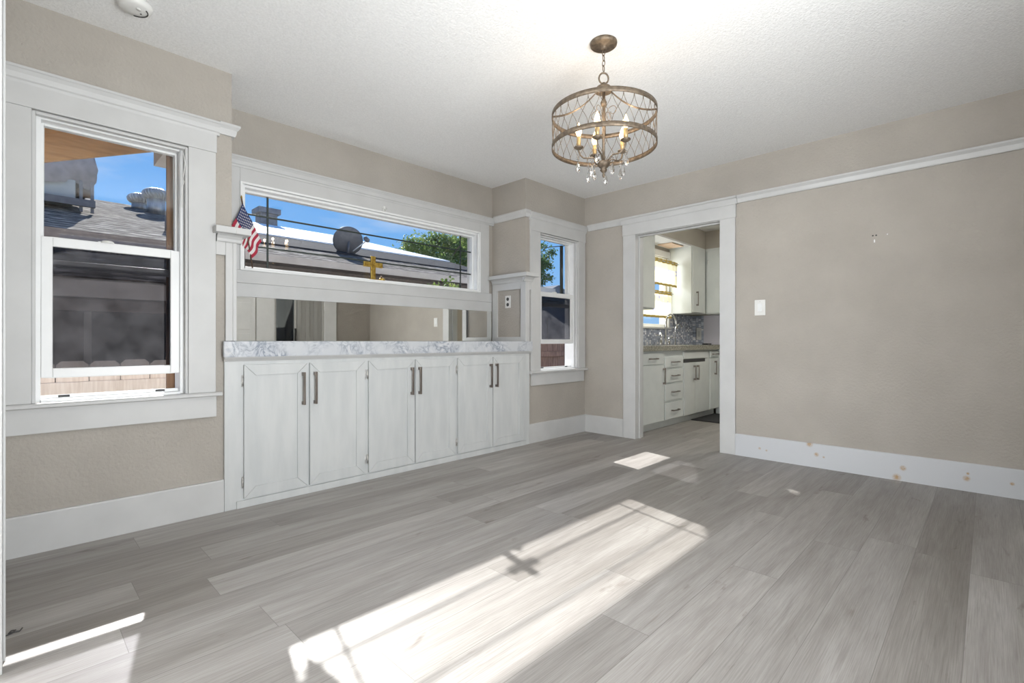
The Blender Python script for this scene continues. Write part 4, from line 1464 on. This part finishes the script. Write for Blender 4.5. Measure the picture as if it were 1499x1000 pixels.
# neighbour's house
nh = thing('house', (3.5, 8.0, GZ), 'brown neighbouring house with a shingle roof across the side yard', 'house')
EY, EZ, RY, RZ = 6.0, 1.955, 9.6, 3.085
SLN = (RZ - EZ) / (RY - EY)
link('wall', MB().box(-8.0, 6.9, 6.55, 12.6, GZ, 1.93), NWALL, nh)


def roofz(y):
    return EZ + (y - EY) * SLN


xr, xe = 4.75, 7.3
q = MB().add([(-9, EY, EZ), (xe, EY, EZ), (xr, RY, RZ), (-9, RY, RZ), (-9, 13.2, EZ), (xe, 13.2, EZ)],
             [(0, 1, 2, 3), (3, 2, 5, 4), (1, 5, 2), (0, 4, 5, 1)])
link('roof', q, SHINGLE, nh)
link('fascia', MB().box(1.7, xe + .02, EY - .02, EY - .0005, EZ - .075, EZ + .012), FASCIA, nh)
tag(link('gutter', MB().box(-9, 1.6995, EY - .05, EY - .0005, EZ - .075, EZ + .012), NWALL, nh), 'dark brown gutter')
q = MB().box(-9, xe, EY, 6.55, EZ - .03, EZ - .012)
link('soffit', q, NWALL, nh)
yb_ = 7.95
q = MB()
q.hexa([(2.3, yb_, roofz(yb_) + .005), (xr + 1.55, yb_, roofz(yb_) + .005), (xr + .05, RY, RZ + .005), (2.3, RY, RZ + .005),
        (2.3, yb_, roofz(yb_) + .045), (xr + 1.55, yb_, roofz(yb_) + .045), (xr + .05, RY, RZ + .045), (2.3, RY, RZ + .045)])
tag(link('roof_panel', q, WHITEROOF, nh), 'bright white upper roof section')  # white slab over the upper roof slope
ya_, xm_ = 7.0, xr + 1.5
q = MB()
q.hexa([(2.3, ya_, roofz(ya_) + .004), (xr + 1.82, ya_, roofz(ya_) + .004), (xr + 1.54, yb_ - .002, roofz(yb_) + .004), (2.3, yb_ - .002, roofz(yb_) + .004),
        (2.3, ya_, roofz(ya_) + .022), (xr + 1.82, ya_, roofz(ya_) + .022), (xr + 1.54, yb_ - .002, roofz(yb_) + .022), (2.3, yb_ - .002, roofz(yb_) + .022)])
tag(link('roof_panel', q, base_mat('dark_grey_roof_strip', (.035, .037, .043), .95, 0, .05)[0], nh), 'dark grey strip across the roof')  # dark grey strip laid across the middle of the roof slope
q = MB().box(3.28, 3.58, 9.85, 10.15, 2.9, 3.46).box(3.23, 3.63, 9.80, 10.20, 3.40, 3.50)
tag(link('chimney', q, BRICK, nh), 'dark grey chimney')
for (a, b, z0, z1) in ((.5, 1.4, .55, 1.35), (4.3, 5.2, .6, 1.4)):
    wv = link('window', MB().box(a, b, 6.52, 6.549, z0, z1), FASCIA, nh)
    link('pane', MB().box(a + .06, b - .06, 6.512, 6.5195, z0 + .06, z1 - .06), SLOT, wv)
# lower lean-to with a beige beam in front of the neighbour's wall
lt = thing('patio_cover', (-1.0, 5.3, GZ), 'low beige-edged patio cover seen through the tinted left pane', 'patio cover')
q = MB().hexa([(-3.5, 5.22, 1.45), (1.5, 5.22, 1.45), (1.5, 6.05, 1.845), (-3.5, 6.05, 1.845), (-3.5, 5.22, 1.475), (1.5, 5.22, 1.475), (1.5, 6.05, 1.87), (-3.5, 6.05, 1.87)])
link('roof_sheet', q, SHINGLE, lt)
link('beam', MB().box(-3.5, 1.5, 5.225, 5.275, 1.31, 1.449), FASCIA, lt, .004)
link('ledger', MB().box(-3.5, 1.5, 5.30, 5.40, 1.20, 1.30), NWALL, lt, .004)
for x in (-3.3, 1.38):
    link('post', MB().box(x, x + .09, 5.29, 5.38, GZ, 1.20), FASCIA, lt, .004)

sh = thing('shed', (8.05, 6.9, GZ), 'dark grey shed beyond the brown fence behind the tinted corner pane', 'shed')
link('wall', MB().box(7.45, 8.65, 6.55, 7.25, GZ, 1.80), BRICK, sh)
link('roof', MB().prism([(7.38, 1.80), (8.72, 1.80), (8.72, 1.86), (8.05, 2.14), (7.38, 1.86)], 6.48, 7.32, 'y'), DISH, sh)
link('door', MB().box(7.75, 8.15, 6.53, 6.549, GZ + .05, 1.45), DISH, sh, .004)

# satellite dish on the roof
DX, DY = 3.63, 7.1
sdh = thing('satellite_dish', (DX, DY, roofz(DY)), 'dark grey satellite dish standing on the neighbouring roof', 'satellite dish')
ax = Vector((.35, -.15, .55)).normalized()
ax = Vector((.30, .80, .45)).normalized()
prof = [(.0001, -.05)] + [(.225 * k / 8, -.05 + .05 * (k / 8) ** 2) for k in range(1, 9)] + [(.225, .004)] + [(.225 * k / 8, -.046 + .05 * (k / 8) ** 2) for k in range(7, 0, -1)] + [(.0001, -.046)]
link('reflector', MB().lathe(prof, (DX, DY, roofz(DY) + .21), 36, axis=ax), DISH, sdh)
link('mast', MB().tube([(DX, DY, roofz(DY) - .01), (DX, DY - .03, roofz(DY) + .20), (DX - .01, DY - .04, roofz(DY) + .19)], .022, 10), DISH, sdh)
link('feed_arm', MB().tube([(DX + .03, DY - .10, roofz(DY) + .04), (DX + .19, DY - .20, roofz(DY) + .20)], .010, 8), ALU, sdh)
link('receiver', MB().lathe([(.012, -.05), (.035, -.03), (.035, .03), (.02, .05)], (DX + .20, DY - .21, roofz(DY) + .23), 12, axis=(-.6, .3, .6)), DISH, sdh)


# turbine vents
def turbine(x, y, s, label, hs):
    t = thing('turbine_vent', (x, y, roofz(y)), label, 'roof vent')
    z = roofz(y)
    link('duct', MB().lathe([(.115 * s, -.05), (.115 * s, .20 * hs)], (x, y, z), 24), GALV, t)
    q = MB()
    n = 22
    for k in range(n):
        a = 2 * PI * k / n
        pts = []
        for i in range(9):
            t_ = i / 8
            th = t_ * PI * .88 + .12
            pts.append((x + .165 * s * math.sin(th) * math.cos(a + t_ * .5), y + .165 * s * math.sin(th) * math.sin(a + t_ * .5), z + .20 * hs + .075 * s + .085 * s * math.cos(th)))
        q.tube(pts, .017 * s, 5)
    q.lathe([(.0001, .09 * s), (.08 * s, .082 * s), (.145 * s, .03 * s), (.15 * s, -.02 * s), (.115 * s, -.07 * s)], (x, y, z + .20 * hs + .075 * s), 24)
    link('ribbed_dome', q, GALV, t)
    return t


turbine(1.495, 8.88, 1.0, 'tall galvanised turbine vent on the neighbouring roof ridge', 1.0)
turbine(1.36, 9.3, .9, 'low galvanised vent left of the tall turbine vent', .35)
# plumbing pipe
solo('vent_pipe', MB().tube([(1.29, 7.0, roofz(7.0) - .02), (1.29, 7.0, roofz(7.0) + .18)], .03, 10), DISH, 'thin dark vent pipe on the roof beside the window edge', 'pipe')

# evaporative cooler with tarp
ecx, ecy = .21, 8.0
ez = roofz(ecy)
ec = thing('evaporative_cooler', (ecx, ecy, ez), 'tarp-covered evaporative cooler on the neighbouring roof', 'cooler')
link('cabinet', MB().box(ecx - .55, ecx + .30, ecy - .42, ecy + .42, ez + .02, ez + .24), COOLER, ec, .01)
q = MB().box(ecx - .6, ecx + .47, ecy - .48, ecy - .44, ez - .06, ez + .02).box(ecx - .6, ecx + .47, ecy + .40, ecy + .44, ez - .04, ez + .02)
for xx in (ecx + .33, ecx + .43, ecx - .58):
    q.box(xx, xx + .03, ecy - .45, ecy - .42, ez - .12, ez + .24)
link('stand', q, DISH, ec)
link('motor', MB().lathe([(.05, -.07), (.05, .07)], (ecx + .385, ecy - .30, ez + .13), 14, axis=(1, 0, 0)), SHELL, ec)
q = MB()
NTH, NZ = 40, 14
vs = []
for j in range(NZ + 1):
    t = j / NZ
    for i in range(NTH):
        a = 2 * PI * i / NTH
        ca, sa = math.cos(a), math.sin(a)
        sx = (abs(ca) ** .5) * (1 if ca > 0 else -1)
        sy = (abs(sa) ** .5) * (1 if sa > 0 else -1)
        puff = .86 + .36 * math.sin(PI * min(1, t * 1.2 + .10)) ** .7 - .04 * math.sin(a * 5 + t * 4) - .03 * math.sin(a * 11 + j)
        vs.append((ecx - .10 + .50 * sx * puff, ecy + .44 * sy * puff, ez + .17 + .80 * t - .05 * math.sin(a * 3 + 1) * (1 - t)))
fs = []
for j in range(NZ):
    for i in range(NTH):
        i2 = (i + 1) % NTH
        fs.append((j * NTH + i, j * NTH + i2, (j + 1) * NTH + i2, (j + 1) * NTH + i))
fs.append(tuple(range(NZ * NTH, (NZ + 1) * NTH)))
q.add(vs, fs, True)
tag(link('tarp', q, TARP, ec), 'mauve-grey wrinkled tarp')


# trees
def tree(x, y, zc, r, mat, label, nleaf, trunk_x=0.0, ls=.06):
    t = thing('tree', (x, y, GZ), label, 'tree')
    rnd = random.Random(int(x * 100 + y))
    q = MB()
    clumps = []
    for _ in range(34):
        d = Vector((rnd.gauss(0, 1), rnd.gauss(0, 1), rnd.gauss(0, .9))).normalized() * r * rnd.uniform(.25, 1.0)
        clumps.append((Vector((x, y, zc)) + d, r * rnd.uniform(.16, .34)))
    for _ in range(nleaf):
        c_, cr_ = rnd.choice(clumps)
        p = c_ + Vector((rnd.gauss(0, .5), rnd.gauss(0, .5), rnd.gauss(0, .45))) * cr_
        d = Vector((rnd.gauss(0, 1), rnd.gauss(0, 1), rnd.gauss(-.4, .8))).normalized()
        w = d.cross(Vector((rnd.gauss(0, 1), rnd.gauss(0, 1), rnd.gauss(0, 1)))).normalized()
        L = ls * rnd.uniform(.7, 1.4)
        n_ = d.cross(w) * L * .12
        q.add([p, p + d * L * .5 + w * L * .28 + n_, p + d * L, p + d * L * .5 - w * L * .28 + n_], [(0, 1, 2, 3)])
    link('crown', q, mat, t)
    q = MB().tube([(x + trunk_x, y, GZ - .05), (x + trunk_x * .6, y, zc - r * .9), (x, y, zc)], [.11, .08, .03], 10)
    for k in range(14):
        c_, cr_ = clumps[k]
        q.tube([(x, y, zc - r * rnd.uniform(.2, .8)), tuple((Vector((x, y, zc)) + c_) / 2 - Vector((0, 0, r * .1))), tuple(c_)], [.035, .022, .008], 6)
    link('trunk', q, BARK, t)
    return t


tree(9.6, 12.3, 3.70, 1.40, LEAF, 'bright green tree rising behind the right end of the neighbouring roof', 15000, .5, .085)
tree(9.75, 8.7, 3.0, .62, LEAFD, 'deep green tree seen in the upper pane of the corner window', 5200, .3, .065)
tree(4.05, 5.15, 1.55, .26, LEAF, 'low green shrub beyond the bottom right of the wide window', 700, .05, .05)
# power line
pts = [(6.0 + 9 * t, 12.0 - 2.5 * t, 4.2 - .9 * t - .25 * math.sin(PI * t)) for t in [i / 20 for i in range(21)]]
solo('power_line', MB().tube([(9.0 + .35 * i, 9.0 - .25 * i, 3.34 + .03 * i + .004 * i * i) for i in range(12)], .012, 6), SLOT, 'dark overhead cable crossing the corner window sky', 'cable')
